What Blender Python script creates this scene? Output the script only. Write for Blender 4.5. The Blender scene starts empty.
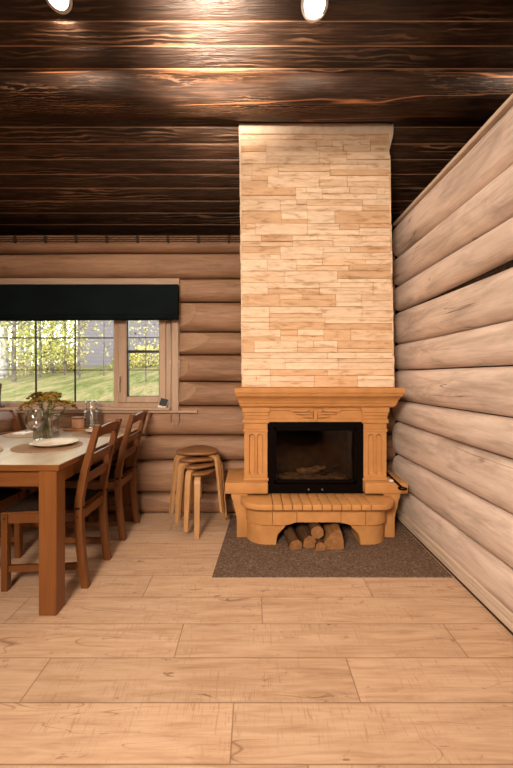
import bpy, bmesh, math, random
from mathutils import Vector, Matrix, noise as mnoise
random.seed(7)
R = math.radians
PI = math.pi
scn = bpy.context.scene
col = scn.collection
ORIG = {}                       # object -> world origin used to make local vertices

# ------------------------------------------------------------------ helpers
def lerp(a, b, t): return a + (b - a) * t

class MB:
    """collects verts / faces, then becomes one mesh object"""
    def __init__(s):
        s.v = []; s.f = []; s.m = []; s.c = []
    def add(s, verts, faces, mi=0, c=None):
        o = len(s.v); s.v += [tuple(p) for p in verts]
        for f in faces:
            s.f.append(tuple(i + o for i in f)); s.m.append(mi); s.c.append(c)
        return s
    def from_bm(s, bm, mi=0, c=None):
        bm.verts.index_update()
        s.add([v.co[:] for v in bm.verts], [[v.index for v in f.verts] for f in bm.faces], mi, c)
        bm.free(); return s
    def box(s, a, b, bev=0.0, seg=1, mi=0, c=None, mat=None):
        bm = bmesh.new(); bmesh.ops.create_cube(bm, size=1)
        for v in bm.verts:
            v.co = Vector([lerp(a[i], b[i], v.co[i] + .5) for i in range(3)])
        if bev > 0:
            bmesh.ops.bevel(bm, geom=bm.edges[:], offset=bev, segments=seg, profile=.6, affect='EDGES')
        if mat: bmesh.ops.transform(bm, matrix=mat, verts=bm.verts)
        return s.from_bm(bm, mi, c)
    def bar(s, p, q, w, h, up=(0, 0, 1), bev=0.0, mi=0):
        """rectangular bar from p to q, w along side, h along up"""
        p = Vector(p); q = Vector(q); d = (q - p).normalized()
        side = d.cross(Vector(up)).normalized(); u = side.cross(d).normalized()
        m = Matrix((side, d, u)).transposed().to_4x4(); m.translation = (p + q) / 2
        L = (q - p).length
        return s.box((-w/2, -L/2, -h/2), (w/2, L/2, h/2), bev, 1, mi, None, m)
    def prism(s, poly, a, b, axis='Y', mi=0, c=None, bev=0.0):
        """poly: 2D points extruded along axis from a to b.  X:(y,z) Y:(x,z) Z:(x,y)"""
        def P(u, w, t):
            return {'X': (t, u, w), 'Y': (u, t, w), 'Z': (u, w, t)}[axis]
        bm = bmesh.new()
        lo = [bm.verts.new(P(u, w, a)) for u, w in poly]
        hi = [bm.verts.new(P(u, w, b)) for u, w in poly]
        n = len(poly)
        for i in range(n):
            j = (i + 1) % n
            bm.faces.new((lo[i], lo[j], hi[j], hi[i]))
        bm.faces.new(lo[::-1]); bm.faces.new(hi)
        bmesh.ops.recalc_face_normals(bm, faces=bm.faces)
        if bev > 0:
            es = [e for e in bm.edges if e.calc_face_angle(0) > .5]
            bmesh.ops.bevel(bm, geom=es, offset=bev, segments=2, profile=.5, affect='EDGES')
        return s.from_bm(bm, mi, c)
    def loft(s, secs, closed=True, caps=True, mi=0):
        """secs: list of equal-length point rings"""
        n = len(secs[0]); vs = [p for r in secs for p in r]; fs = []
        for k in range(len(secs) - 1):
            for i in range(n if closed else n - 1):
                j = (i + 1) % n
                fs.append((k*n+i, k*n+j, (k+1)*n+j, (k+1)*n+i))
        if caps:
            fs.append(tuple(range(n))[::-1]); fs.append(tuple((len(secs)-1)*n + i for i in range(n)))
        return s.add(vs, fs, mi)
    def lathe(s, prof, c=(0, 0, 0), n=24, mi=0, closed_top=False, sq=None):
        rings = []
        for r, z in prof:
            ring = []
            for i in range(n):
                a = 2*PI*i/n; k = 1.0
                if sq:
                    ca, sa = abs(math.cos(a)), abs(math.sin(a)); k = 1.0 / (ca**sq + sa**sq) ** (1.0/sq)
                ring.append((c[0] + r*k*math.cos(a), c[1] + r*k*math.sin(a), c[2] + z))
            rings.append(ring)
        return s.loft(rings, True, True, mi)
    def tube(s, pts, r, n=8, mi=0):
        pts = [Vector(p) for p in pts]; secs = []
        prev = None
        for i, p in enumerate(pts):
            d = (pts[min(i+1, len(pts)-1)] - pts[max(i-1, 0)]).normalized()
            if prev is None:
                a = Vector((0, 0, 1)) if abs(d.z) < .9 else Vector((1, 0, 0))
                u = d.cross(a).normalized()
            else:
                u = (prev - d * prev.dot(d)).normalized()
            prev = u; w = d.cross(u)
            rr = r[i] if isinstance(r, (list, tuple)) else r
            secs.append([tuple(p + (u*math.cos(2*PI*k/n) + w*math.sin(2*PI*k/n)) * rr) for k in range(n)])
        return s.loft(secs, True, True, mi)
    def blob(s, c, rad, sub=1, jit=0.0, mi=0):
        bm = bmesh.new(); bmesh.ops.create_icosphere(bm, subdivisions=sub, radius=1)
        for v in bm.verts:
            k = 1 + (random.random() - .5) * jit
            v.co = Vector((c[0] + v.co.x*rad[0]*k, c[1] + v.co.y*rad[1]*k, c[2] + v.co.z*rad[2]*k))
        return s.from_bm(bm, mi)
    def build(s, name, mats, parent=None, loc=None, smooth=None):
        """verts are in world space when parent / loc is given by world origin"""
        if parent is not None: o = Vector(ORIG[parent.name])
        else: o = Vector(loc) if loc is not None else Vector((0, 0, 0))
        me = bpy.data.meshes.new(name)
        me.from_pydata([tuple(Vector(p) - o) for p in s.v], [], s.f)
        bm = bmesh.new(); bm.from_mesh(me)
        bmesh.ops.recalc_face_normals(bm, faces=bm.faces); bm.to_mesh(me); bm.free()
        if any(c is not None for c in s.c):
            at = me.color_attributes.new('tint', 'FLOAT_COLOR', 'CORNER')
            for p in me.polygons:
                c = s.c[p.index] or (1, 1, 1)
                for li in p.loop_indices: at.data[li].color = (c[0], c[1], c[2], 1)
        if not isinstance(mats, (list, tuple)): mats = [mats]
        for m in mats: me.materials.append(m)
        for p in me.polygons: p.material_index = s.m[p.index]
        if smooth is not None:
            for p in me.polygons: p.use_smooth = True
            if smooth < 180: me.set_sharp_from_angle(angle=R(smooth))
        ob = bpy.data.objects.new(name, me); col.objects.link(ob)
        if parent is not None: ob.parent = parent
        else: ob.location = o
        ORIG[ob.name] = tuple(o)
        return ob

def tag(o, label=None, cat=None, group=None, kind=None):
    if label: o['label'] = label
    if cat: o['category'] = cat
    if group: o['group'] = group
    if kind: o['kind'] = kind
    return o
def thing(name, label, cat, loc=(0, 0, 0), rz=0, group=None, kind=None):
    o = bpy.data.objects.new(name, None); col.objects.link(o)
    o.empty_display_size = .05
    o.location = loc; o.rotation_euler = (0, 0, rz)
    ORIG[o.name] = tuple(loc)
    return tag(o, label, cat, group, kind)
def local_thing(*a, **k):
    o = thing(*a, **k); ORIG[o.name] = (0, 0, 0); return o
def copy_tree(o, parent=None):
    c = o.copy(); col.objects.link(c)
    if parent is not None: c.parent = parent
    for ch in list(o.children): copy_tree(ch, c)
    return c

# ------------------------------------------------------------------ materials
class NM:
    def __init__(s, name):
        s.mat = bpy.data.materials.new(name); s.mat.use_nodes = True
        s.t = s.mat.node_tree; s.t.nodes.clear()
        s.out = s.t.nodes.new('ShaderNodeOutputMaterial')
        s.b = s.t.nodes.new('ShaderNodeBsdfPrincipled')
        s.t.links.new(s.b.outputs[0], s.out.inputs[0])
    def put(s, sock, val):
        if isinstance(val, bpy.types.NodeSocket): s.t.links.new(val, sock)
        elif isinstance(val, (tuple, list)) and len(val) == 3 and sock.type == 'RGBA': sock.default_value = (*val, 1)
        else: sock.default_value = val
    def node(s, typ, ins=None, **props):
        n = s.t.nodes.new(typ)
        for k, v in props.items(): setattr(n, k, v)
        for k, v in (ins or {}).items(): s.put(n.inputs[k], v)
        return n
    def math(s, op, a, b=0.0, c=0.0, clamp=False):
        n = s.node('ShaderNodeMath', operation=op, use_clamp=clamp)
        s.put(n.inputs[0], a); s.put(n.inputs[1], b); s.put(n.inputs[2], c)
        return n.outputs[0]
    def mix(s, f, a, b, mode='MIX'):
        n = s.node('ShaderNodeMix', data_type='RGBA', blend_type=mode)
        s.put(n.inputs[0], f); s.put(n.inputs[6], a); s.put(n.inputs[7], b)
        return n.outputs[2]
    def ramp(s, f, stops, interp='LINEAR'):
        n = s.node('ShaderNodeValToRGB'); cr = n.color_ramp; cr.interpolation = interp
        while len(cr.elements) < len(stops): cr.elements.new(.5)
        for e, (p, c) in zip(cr.elements, stops):
            e.position = p
            e.color = (c, c, c, 1) if not isinstance(c, (tuple, list)) else (*c, 1)
        s.put(n.inputs[0], f); return n.outputs[0]
    def coords(s, scale=(1, 1, 1), rnd=True):
        tc = s.node('ShaderNodeTexCoord'); v = tc.outputs['Object']
        if rnd:
            oi = s.node('ShaderNodeObjectInfo')
            off = s.node('ShaderNodeCombineXYZ', {0: s.math('MULTIPLY', oi.outputs['Random'], 37.0),
                                                   1: s.math('MULTIPLY', oi.outputs['Random'], 71.0),
                                                   2: s.math('MULTIPLY', oi.outputs['Random'], 53.0)})
            v = s.node('ShaderNodeVectorMath', {0: v, 1: off.outputs[0]}, operation='ADD').outputs[0]
        return s.node('ShaderNodeVectorMath', {0: v, 1: scale}, operation='MULTIPLY').outputs[0]
    def noise(s, vec, scale, detail=4, rough=.55, dist=0.0):
        return s.node('ShaderNodeTexNoise', {'Vector': vec, 'Scale': scale, 'Detail': detail, 'Roughness': rough, 'Distortion': dist}).outputs['Fac']
    def bump(s, h, strength=.3, dist=.01):
        n = s.node('ShaderNodeBump', {'Height': h, 'Strength': strength, 'Distance': dist})
        s.put(s.b.inputs['Normal'], n.outputs[0])
    def fin(s, color=None, rough=.5, spec=.5, metal=0.0, **k):
        if color is not None: s.put(s.b.inputs['Base Color'], color)
        s.put(s.b.inputs['Roughness'], rough); s.put(s.b.inputs['Specular IOR Level'], spec)
        s.put(s.b.inputs['Metallic'], metal)
        for a, v in k.items(): s.put(s.b.inputs[a], v)
        return s.mat

def stretch(axis, along, across):
    return tuple(along if 'XYZ'[i] == axis else across for i in range(3))

def wood(name, dark, mid, light, axis='X', sc=1.0, rough=.5, spec=.4, bump=.15, knots=0.0, kcol=(.1, .05, .02),
         cracks=0.0, ccol=(.08, .05, .03), blotch=0.0, bcol=(.3, .3, .3), kdens=1.0, streak=0.0):
    m = NM(name)
    v = m.coords(stretch(axis, .10*sc, 1.0*sc))
    g1 = m.noise(v, 26, 5, .6, .8)
    g2 = m.noise(m.coords(stretch(axis, .03*sc, 1.0*sc)), 150, 3, .6)
    g = m.math('ADD', m.math('MULTIPLY', g1, .65), m.math('MULTIPLY', g2, .35))
    c = m.ramp(g, [(.32, dark), (.5, mid), (.68, light)])
    if blotch:
        bl = m.ramp(m.noise(m.coords(stretch(axis, .6, 1.6)), 2.2, 3), [(.42, 0.0), (.68, blotch)])
        c = m.mix(bl, c, bcol)
    if streak:
        st = m.noise(m.coords(stretch(axis, .22, 1.0)), 7, 5, .65, .6)
        c = m.mix(1.0, c, m.ramp(st, [(.34, tuple(1 - streak*k for k in (1.0, 1.05, 1.1))), (.5, (1, 1, 1)), (.66, tuple(1 + streak*.35 for k in range(3)))]), 'MULTIPLY')
    h = g
    if cracks:
        cn = m.noise(m.coords(stretch(axis, .04, 1.0)), 11, 2, .5, .15)
        ck = m.ramp(m.math('ABSOLUTE', m.math('SUBTRACT', cn, .5)), [(0.0, cracks), (.007, 0.0)])
        gate = m.ramp(m.noise(m.coords(stretch(axis, .6, .6)), 2.5, 1), [(.55, 0.0), (.6, 1.0)])
        ck = m.math('MULTIPLY', ck, gate)
        c = m.mix(ck, c, ccol)
    if knots:
        kv = m.node('ShaderNodeTexVoronoi', {'Vector': m.coords(stretch(axis, 2.0*kdens, 3.6*kdens)), 'Scale': 1.0, 'Randomness': 1.0})
        kf = m.ramp(kv.outputs['Distance'], [(.0, knots), (.05, knots*.75), (.085, 0.0)])
        c = m.mix(kf, c, kcol)
    m.bump(h, bump, .004)
    return m.fin(c, rough, spec)

def plain(name, c, rough=.5, spec=.4, metal=0.0, var=.08, sc=12.0, bump=0.0):
    m = NM(name); n = m.noise(m.coords((1, 1, 1)), sc, 4)
    d = tuple(x*(1-var*2) for x in c); l = tuple(min(1, x*(1+var*2)) for x in c)
    cc = m.ramp(n, [(.3, d), (.5, c), (.7, l)])
    if bump: m.bump(n, bump, .004)
    return m.fin(cc, rough, spec, metal)

def glassy(name, tint=(1, 1, 1), gloss=.06, rough=.02, edge=.5):
    m = NM(name)
    lw = m.node('ShaderNodeLayerWeight', {'Blend': .25})
    tr = m.node('ShaderNodeBsdfTransparent', {'Color': tint})
    gl = m.node('ShaderNodeBsdfGlossy', {'Color': (.95, .95, .95), 'Roughness': rough})
    f = m.math('ADD', m.math('MULTIPLY', lw.outputs['Fresnel'], edge), gloss, clamp=True)
    mx = m.node('ShaderNodeMixShader', {0: f, 1: tr.outputs[0], 2: gl.outputs[0]})
    m.t.links.new(mx.outputs[0], m.out.inputs[0]); m.t.nodes.remove(m.b)
    return m.mat

def emit(name, c, s):
    m = NM(name)
    e = m.node('ShaderNodeEmission', {'Color': c, 'Strength': s})
    m.t.links.new(e.outputs[0], m.out.inputs[0]); return m.mat

M = {}
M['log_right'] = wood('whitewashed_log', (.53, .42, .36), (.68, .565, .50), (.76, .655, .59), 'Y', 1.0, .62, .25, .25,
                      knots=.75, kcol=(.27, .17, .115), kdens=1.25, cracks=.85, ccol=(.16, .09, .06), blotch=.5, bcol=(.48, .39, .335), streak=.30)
M['log_back'] = wood('dimmed_back_log', (.215, .118, .070), (.31, .182, .113), (.385, .243, .157), 'X', 1.0, .55, .3, .22,
                     knots=.6, kcol=(.16, .08, .045), cracks=.7, ccol=(.12, .06, .03), blotch=.45, bcol=(.20, .112, .066), streak=.25)  # logs coloured darker to stand for the dimmer light on this wall
M['log_cut'] = wood('sawn_log_face', (.26, .155, .098), (.34, .215, .14), (.39, .26, .178), 'X', .8, .55, .3, .12, knots=.8, kcol=(.14, .07, .04))
M['chink'] = plain('dark_moss_chinking', (.035, .022, .014), .95, .1, 0, .3, 60, .5)
M['trim'] = wood('pine_trim', (.36, .25, .18), (.44, .315, .23), (.50, .37, .275), 'Z', .7, .5, .35, .1, knots=.5, kcol=(.2, .1, .05))
M['trim_h'] = wood('pine_trim_horizontal', (.36, .25, .18), (.44, .315, .23), (.50, .37, .275), 'X', .7, .5, .35, .1)
M['skirt'] = wood('pale_skirting', (.42, .32, .25), (.58, .47, .38), (.66, .55, .46), 'Y', .8, .55, .3, .1)
M['skirt_dark'] = plain('dark_skirting_gap', (.05, .028, .016), .8, .2)
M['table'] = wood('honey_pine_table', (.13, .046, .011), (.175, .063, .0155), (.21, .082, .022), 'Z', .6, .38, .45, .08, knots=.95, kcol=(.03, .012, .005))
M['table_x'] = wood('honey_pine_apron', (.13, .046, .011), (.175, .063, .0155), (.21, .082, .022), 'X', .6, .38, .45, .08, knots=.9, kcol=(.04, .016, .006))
M['table_top'] = wood('pale_pine_top', (.45, .37, .28), (.51, .425, .33), (.55, .465, .37), 'Y', .6, .24, 1.0, .03)  # top face much paler than the edges and legs
M['chair'] = wood('antique_stained_pine', (.10, .034, .009), (.138, .048, .0125), (.175, .066, .018), 'Z', .9, .4, .45, .08, knots=.8, kcol=(.03, .01, .004))
M['chair_y'] = wood('antique_stained_pine_rail', (.10, .034, .009), (.138, .048, .0125), (.175, .066, .018), 'Y', .9, .4, .45, .08)
M['cushion'] = plain('dark_brown_cushion', (.016, .009, .006), .9, .1, 0, .25, 90, .3)
M['stool_leg'] = wood('birch_ply_leg', (.36, .19, .08), (.43, .24, .105), (.49, .29, .135), 'Z', .8, .42, .4, .05)
M['stool_seat'] = wood('brown_stool_seat', (.165, .074, .028), (.205, .094, .036), (.245, .115, .046), 'X', .8, .42, .4, .05)
M['ochre'] = plain('ochre_cast_stone', (.47, .235, .085), .6, .25, 0, .06, 9, .06)
M['ochre_dark'] = plain('ochre_joint', (.20, .085, .022), .8, .2)
M['joint'] = plain('stone_joint', (.40, .26, .16), .9, .1)
M['iron'] = plain('black_cast_iron', (.004, .0026, .0024), .5, .02, 0, .2, 40)
M['steel'] = plain('brushed_steel', (.45, .42, .38), .3, .5, .9)
M['brick_in'] = plain('sooty_firebrick', (.050, .030, .017), .9, .1, 0, .4, 14, .3)
M['baffle_black'] = plain('black_baffle_opening', (.004, .003, .003), .95, .05)
M['ash'] = plain('grey_ash', (.30, .25, .20), .95, .05, 0, .35, 30, .5)
M['char'] = plain('charred_wood', (.045, .033, .025), .9, .1, 0, .5, 25, .5)
M['bark'] = wood('firewood_bark', (.045, .022, .011), (.085, .042, .02), (.14, .075, .038), 'Y', 1.0, .85, .15, .6)
M['split'] = wood('split_firewood', (.17, .077, .03), (.25, .12, .047), (.34, .175, .075), 'Y', 1.2, .7, .2, .3)
M['white'] = plain('white_plastic', (.75, .72, .68), .4, .4, 0, .02)
M['black'] = plain('black_plastic', (.012, .012, .013), .35, .4)
M['ceramic'] = plain('cream_ceramic', (.78, .68, .56), .25, .5, 0, .02)
M['mat'] = plain('woven_placemat', (.40, .27, .165), .85, .2, 0, .25, 160, .5)
M['mat_dark'] = plain('woven_placemat_dark', (.30, .19, .11), .85, .2, 0, .25, 160, .5)
M['napkin'] = plain('white_napkin', (.85, .84, .82), .8, .2, 0, .03)
M['candle'] = plain('peach_candle_cup', (.62, .36, .22), .5, .4, 0, .04)
M['tray'] = wood('wood_tray', (.26, .11, .04), (.34, .15, .055), (.42, .2, .08), 'X', 1, .45, .4, .05)
M['wire'] = plain('brown_twisted_cable', (.035, .022, .016), .7, .3, 0, .3, 80)
M['glass'] = glassy('clear_glass', (.93, .94, .92), .12, .05, .7)
M['pane'] = glassy('window_pane', (.97, .98, .97), .015, .01, .35)
M['water'] = glassy('vase_water', (.80, .84, .74), .06, .02, .4)
M['stove_glass'] = glassy('smoked_stove_glass', (.66, .58, .50), .012, .06, .2)
M['vgreen'] = plain('dull_green_stem', (.12, .13, .05), .8, .2, 0, .2, 40)
M['yellow'] = plain('mustard_flower', (.21, .125, .018), .85, .1, 0, .45, 60)
M['lamp'] = emit('lamp_glow', (1.0, .93, .82), 14)
M['brown_obj'] = plain('brown_turned_wood', (.07, .03, .015), .5, .4)
M['stonewhite'] = plain('pale_wood_trim', (.70, .58, .46), .6, .25, 0, .05, 20)

# velvet blind
m = NM('dark_green_velvet'); n = m.noise(m.coords((.6, 1, 1)), 5, 4)
M['velvet'] = m.fin(m.ramp(n, [(.3, (.0010, .0034, .0042)), (.7, (.0028, .0078, .0090))]), .8, .12)

# stone cladding with a colour of its own per stone
m = NM('split_stone_cladding')
at = m.node('ShaderNodeAttribute', attribute_name='tint', attribute_type='GEOMETRY')
v = m.coords((.35, 1, 1.5), False); n1 = m.noise(v, 22, 5, .6, .5); n2 = m.noise(m.coords((.25, 1, 1), False), 60, 3)
c = m.mix(1.0, at.outputs['Color'], m.ramp(n1, [(.32, (.66, .56, .46)), (.45, (.93, .90, .87)), (.55, (1.0, 1.0, 1.0)), (.7, (1.10, 1.10, 1.09))]), 'MULTIPLY')
m.bump(m.math('ADD', m.math('MULTIPLY', n1, .7), m.math('MULTIPLY', n2, .5)), .7, .010)
M['stone'] = m.fin(c, .8, .2)

# fleecy hearth carpet
m = NM('grey_brown_carpet'); n1 = m.noise(m.coords((1, 1, 1), False), 75, 4, .7); n2 = m.noise(m.coords((1, 1, 1), False), 9, 4)
c = m.ramp(n1, [(.34, (.07, .044, .031)), (.5, (.145, .097, .07)), (.66, (.25, .18, .135))])
c = m.mix(m.ramp(n2, [(.4, 0.0), (.7, .45)]), c, (.12, .08, .055))
m.bump(n1, .7, .01)
M['rug'] = m.fin(c, .95, .1)
M['rug_edge'] = plain('grey_carpet_edge', (.24, .215, .20), .95, .1, 0, .3, 120)

# floor planks
m = NM('limed_oak_laminate')
tc = m.node('ShaderNodeTexCoord'); sp = m.node('ShaderNodeSeparateXYZ', {0: tc.outputs['Object']})
X, Y = sp.outputs[0], sp.outputs[1]
PW, PL, P0 = .2173, 1.296, .063
ry = m.math('DIVIDE', m.math('SUBTRACT', Y, P0), PW); row = m.math('FLOOR', ry); fy = m.math('FRACT', ry)
wn = m.node('ShaderNodeTexWhiteNoise', {'W': m.math('ADD', row, 3.3)}, noise_dimensions='1D')
off = m.math('MULTIPLY', wn.outputs['Value'], PL)
for k, o_ in ((4, .175), (5, 1.223), (6, .409), (7, .949), (8, .0475)):
    eq = m.math('COMPARE', row, float(k), .1)
    off = m.math('ADD', m.math('MULTIPLY', off, m.math('SUBTRACT', 1.0, eq)), m.math('MULTIPLY', eq, o_))
rx = m.math('DIVIDE', m.math('SUBTRACT', X, off), PL); ix = m.math('FLOOR', rx); fx = m.math('FRACT', rx)
pid = m.math('ADD', m.math('MULTIPLY', row, 13.7), m.math('MULTIPLY', ix, 5.31))
wp = m.node('ShaderNodeTexWhiteNoise', {'W': pid}, noise_dimensions='1D')
ex = m.math('MULTIPLY', m.math('MINIMUM', fx, m.math('SUBTRACT', 1.0, fx)), PL)
ey = m.math('MULTIPLY', m.math('MINIMUM', fy, m.math('SUBTRACT', 1.0, fy)), PW)
seam = m.ramp(m.math('MINIMUM', ex, ey), [(.0007, .8), (.0024, 0.0)])
sh = m.node('ShaderNodeCombineXYZ', {0: m.math('MULTIPLY', wp.outputs['Value'], 31.0), 1: m.math('MULTIPLY', wp.outputs['Value'], 17.0), 2: 0.0})
pv = m.node('ShaderNodeVectorMath', {0: tc.outputs['Object'], 1: sh.outputs[0]}, operation='ADD').outputs[0]
def sc(v, s): return m.node('ShaderNodeVectorMath', {0: v, 1: s}, operation='MULTIPLY').outputs[0]
g1 = m.noise(sc(pv, (.13, 1, 1)), 19, 6, .66, .9)
g2 = m.noise(sc(pv, (.05, 1, 1)), 85, 4, .7)
g = m.math('ADD', m.math('MULTIPLY', g1, .62), m.math('MULTIPLY', g2, .38))
c = m.ramp(g, [(.30, (.31, .19, .12)), (.45, (.475, .318, .212)), (.56, (.545, .385, .268)), (.70, (.60, .44, .315))])
# cathedral rings
wv = m.node('ShaderNodeTexWave', {'Vector': sc(pv, (.28, 1.0, 1)), 'Scale': 7.0, 'Distortion': 9.0, 'Detail': 2.0, 'Detail Scale': .8}, wave_type='BANDS', bands_direction='Y').outputs['Fac']
rg = m.math('MULTIPLY', m.ramp(wv, [(.0, .30), (.22, 0.0)]), m.ramp(m.noise(sc(pv, (.5, 1, 1)), 3, 1), [(.5, 0.0), (.6, 1.0)]))
c = m.mix(rg, c, (.34, .21, .12))
# saw marks across the board
sw = m.noise(sc(pv, (1, .10, 1)), 120, 3, .6, .2)
swg = m.ramp(m.noise(sc(pv, (1, 1, 1)), 4.0, 2), [(.44, 0.0), (.62, .8)])
c = m.mix(m.math('MULTIPLY', m.ramp(sw, [(.37, .9), (.44, 0.0)]), swg), c, (.36, .23, .145))
# dark flecks and cracks
fl = m.ramp(m.noise(sc(pv, (.35, 1, 1)), 24, 4, .62, .8), [(.29, 1.0), (.35, 0.0)])
c = m.mix(m.math('MULTIPLY', fl, .75), c, (.16, .085, .045))
cn = m.noise(sc(pv, (.13, 1, 1)), 7, 2, .55, .8)
ck = m.math('MULTIPLY', m.ramp(m.math('ABSOLUTE', m.math('SUBTRACT', cn, .47)), [(.0, .75), (.004, 0.0)]), m.ramp(m.noise(sc(pv, (.6, 1, 1)), 3.3, 2), [(.46, 0.0), (.54, 1.0)]))
c = m.mix(ck, c, (.20, .11, .06))
tone = m.ramp(wp.outputs['Value'], [(.0, (.90, .89, .88)), (.5, (1, 1, 1)), (1.0, (1.05, 1.04, 1.03))])
c = m.mix(1.0, c, tone, 'MULTIPLY')
c = m.mix(seam, c, (.13, .07, .04))
m.bump(m.math('SUBTRACT', m.math('MULTIPLY', g, .3), seam), .25, .003)
M['floor'] = m.fin(c, .48, .35)

# dark stained ceiling boards and the big beam
def ceil_mat(name, rings, orange):
    m = NM(name)
    tc = m.node('ShaderNodeTexCoord'); sp = m.node('ShaderNodeSeparateXYZ', {0: tc.outputs['Object']})
    pid = m.math('FLOOR', m.math('DIVIDE', m.math('SUBTRACT', sp.outputs[1], 2.361), .103))
    wn = m.node('ShaderNodeTexWhiteNoise', {'W': pid}, noise_dimensions='1D').outputs['Value']
    if orange: wn = .5
    shv = m.node('ShaderNodeCombineXYZ', {0: m.math('MULTIPLY', wn, 23.0), 1: m.math('MULTIPLY', wn, 7.0), 2: 0.0})
    pv = m.node('ShaderNodeVectorMath', {0: tc.outputs['Object'], 1: shv.outputs[0]}, operation='ADD').outputs[0]
    S = lambda a, b: m.node('ShaderNodeVectorMath', {0: pv, 1: (a, b, b)}, operation='MULTIPLY').outputs[0]
    g1 = m.noise(S(.10, 1), 30, 6, .65, .8); g2 = m.noise(S(.03, 1), 130, 3)
    g = m.math('ADD', m.math('MULTIPLY', g1, .6), m.math('MULTIPLY', g2, .4))
    c = m.ramp(g, [(.30, (.010, .005, .003)), (.48, (.040, .019, .0105)), (.60, (.085, .043, .024)), (.72, (.16, .086, .050))])
    wv = m.node('ShaderNodeTexWave', {'Vector': S(.16*rings, 1.0*rings), 'Scale': 13.0, 'Distortion': 9.0, 'Detail': 3.0, 'Detail Scale': 1.3}, bands_direction='Y').outputs['Fac']
    gate = m.ramp(m.noise(S(.35, 1.6), 3.2, 2), [(.50, 0.0), (.64, 1.0)])
    rf = m.math('MULTIPLY', m.ramp(wv, [(.70, 0.0), (.92, .75)]), gate)
    c = m.mix(rf, c, (.34, .19, .105))
    rd = m.math('MULTIPLY', m.ramp(wv, [(.10, .8), (.35, 0.0)]), gate)
    c = m.mix(rd, c, (.012, .006, .004))
    kv = m.node('ShaderNodeTexVoronoi', {'Vector': S(1.6, 5.0), 'Scale': 1.0})
    c = m.mix(m.ramp(kv.outputs['Distance'], [(.06, .85), (.12, 0.0)]), c, (.010, .005, .003))
    if not orange:
        c = m.mix(1.0, c, m.ramp(wn, [(.0, (.6, .58, .56)), (.5, (1, 1, 1)), (1.0, (1.35, 1.32, 1.3))]), 'MULTIPLY')
    else:
        cn = m.noise(S(.10, 2.2), 2.6, 3, .5, .4)
        ck = m.math('MULTIPLY', m.ramp(m.math('ABSOLUTE', m.math('SUBTRACT', cn, .5)), [(.0, 1.0), (.012, 0.0)]), m.ramp(m.noise(S(.5, .5), 2.1, 1), [(.44, 0.0), (.52, 1.0)]))
        c = m.mix(ck, c, (.55, .24, .11))
    m.bump(m.math('ADD', m.math('MULTIPLY', g2, .7), m.math('ADD', m.math('MULTIPLY', g1, .6), m.math('MULTIPLY', rf, .3))), .8, .008)
    return m.fin(c, .38 if not orange else .55, .5 if not orange else .25)
M['ceil'] = ceil_mat('dark_stained_ceiling_board', 1.0, False)
M['beam'] = ceil_mat('dark_stained_beam', 2.6, True)
M['ceil_seam'] = plain('worn_board_edge', (.42, .25, .16), .6, .3)
M['dark_wall'] = plain('dark_upper_wall', (.03, .018, .012), .7, .2)
M['inner_wall'] = wood('plain_log_wall', (.37, .25, .17), (.47, .33, .23), (.55, .40, .29), 'Y', 1, .6, .2, .1)

# ------------------------------------------------------------------ geometry constants (metres)
CAMZ = 1.24
WY, WX = 3.28, 1.29           # seam planes of the back and right log walls
def zc(Y): return CAMZ + 3.87 - .656 * Y          # sloped ceiling
TH = math.atan(.656)
RIDGE = .2

# ------------------------------------------------------------------ setting: floor, ceiling
b = MB(); b.box((-3.4, -3.7, -.12), (3.8, 3.55, 0)); fl = b.build('floor', M['floor']); tag(fl, kind='structure')

def ceiling_profile():
    pts = []                                    # (Y, offset below plane, is seam face)
    pitch = .1030; k0 = int((4.05 - 2.361) / pitch)
    y = 2.361 + k0 * pitch
    while y > RIDGE + pitch:
        pts += [(y, 0.0, 1), (y - .0058, 0.0, 0), (y - .010, .0035, 0), (y - .03, .0062, 0), (y - pitch/2, .007, 0), (y - pitch + .03, .0062, 0), (y - pitch + .004, .0035, 0)]
        y -= pitch
    return pts
b = MB(); P = ceiling_profile()
pr = [(y, zc(y) - o, s_) for y, o, s_ in P]
pr += [(RIDGE, zc(RIDGE), 0), (-3.75, zc(RIDGE) - .656*(RIDGE + 3.75), 0)]
XS = (-3.4, -1.5, 0.0, 1.5, 3.8)
n = len(pr)
vs = [(x, p[0], p[1]) for x in XS for p in pr] + [(x, p[0], p[1] + .12) for x in XS for p in (pr[0], (RIDGE, zc(RIDGE)), pr[-1])]
fs = []; ms = []
for k in range(len(XS) - 1):
    for i in range(n - 1):
        fs.append((k*n+i, k*n+i+1, (k+1)*n+i+1, (k+1)*n+i)); ms.append(pr[i][2])
o_ = len(XS) * n
for k in range(len(XS) - 1):
    for i in range(2):
        fs.append((o_+k*3+i, o_+k*3+i+1, o_+(k+1)*3+i+1, o_+(k+1)*3+i)); ms.append(0)
for f_, mi in zip(fs, ms): b.f.append(f_); b.m.append(mi); b.c.append(None)
b.v = vs
ce = b.build('ceiling', [M['ceil'], M['ceil_seam']]); tag(ce, kind='structure')

# big round beam under the slope
b = MB(); secs = []
by = 2.69; bz = zc(by) - .02; br = .152
for i in range(61):
    x = lerp(-3.35, 3.75, i / 60.0); ring = []
    for k in range(28):
        a = 2*PI*k/28
        r = br * (1 + .035*mnoise.noise(Vector((x*1.1, math.cos(a)*1.2, math.sin(a)*1.2))) + .012*mnoise.noise(Vector((x*5, 3*math.cos(a), 3*math.sin(a)))))
        ring.append((x, by + r*math.cos(a), bz + r*math.sin(a)*.94 + .012*mnoise.noise(Vector((x*.7, 9, 2)))))
    secs.append(ring)
b.loft(secs); bm_ = b.build('ceiling_beam', M['beam'], smooth=180)
tag(bm_, kind='structure')

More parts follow.
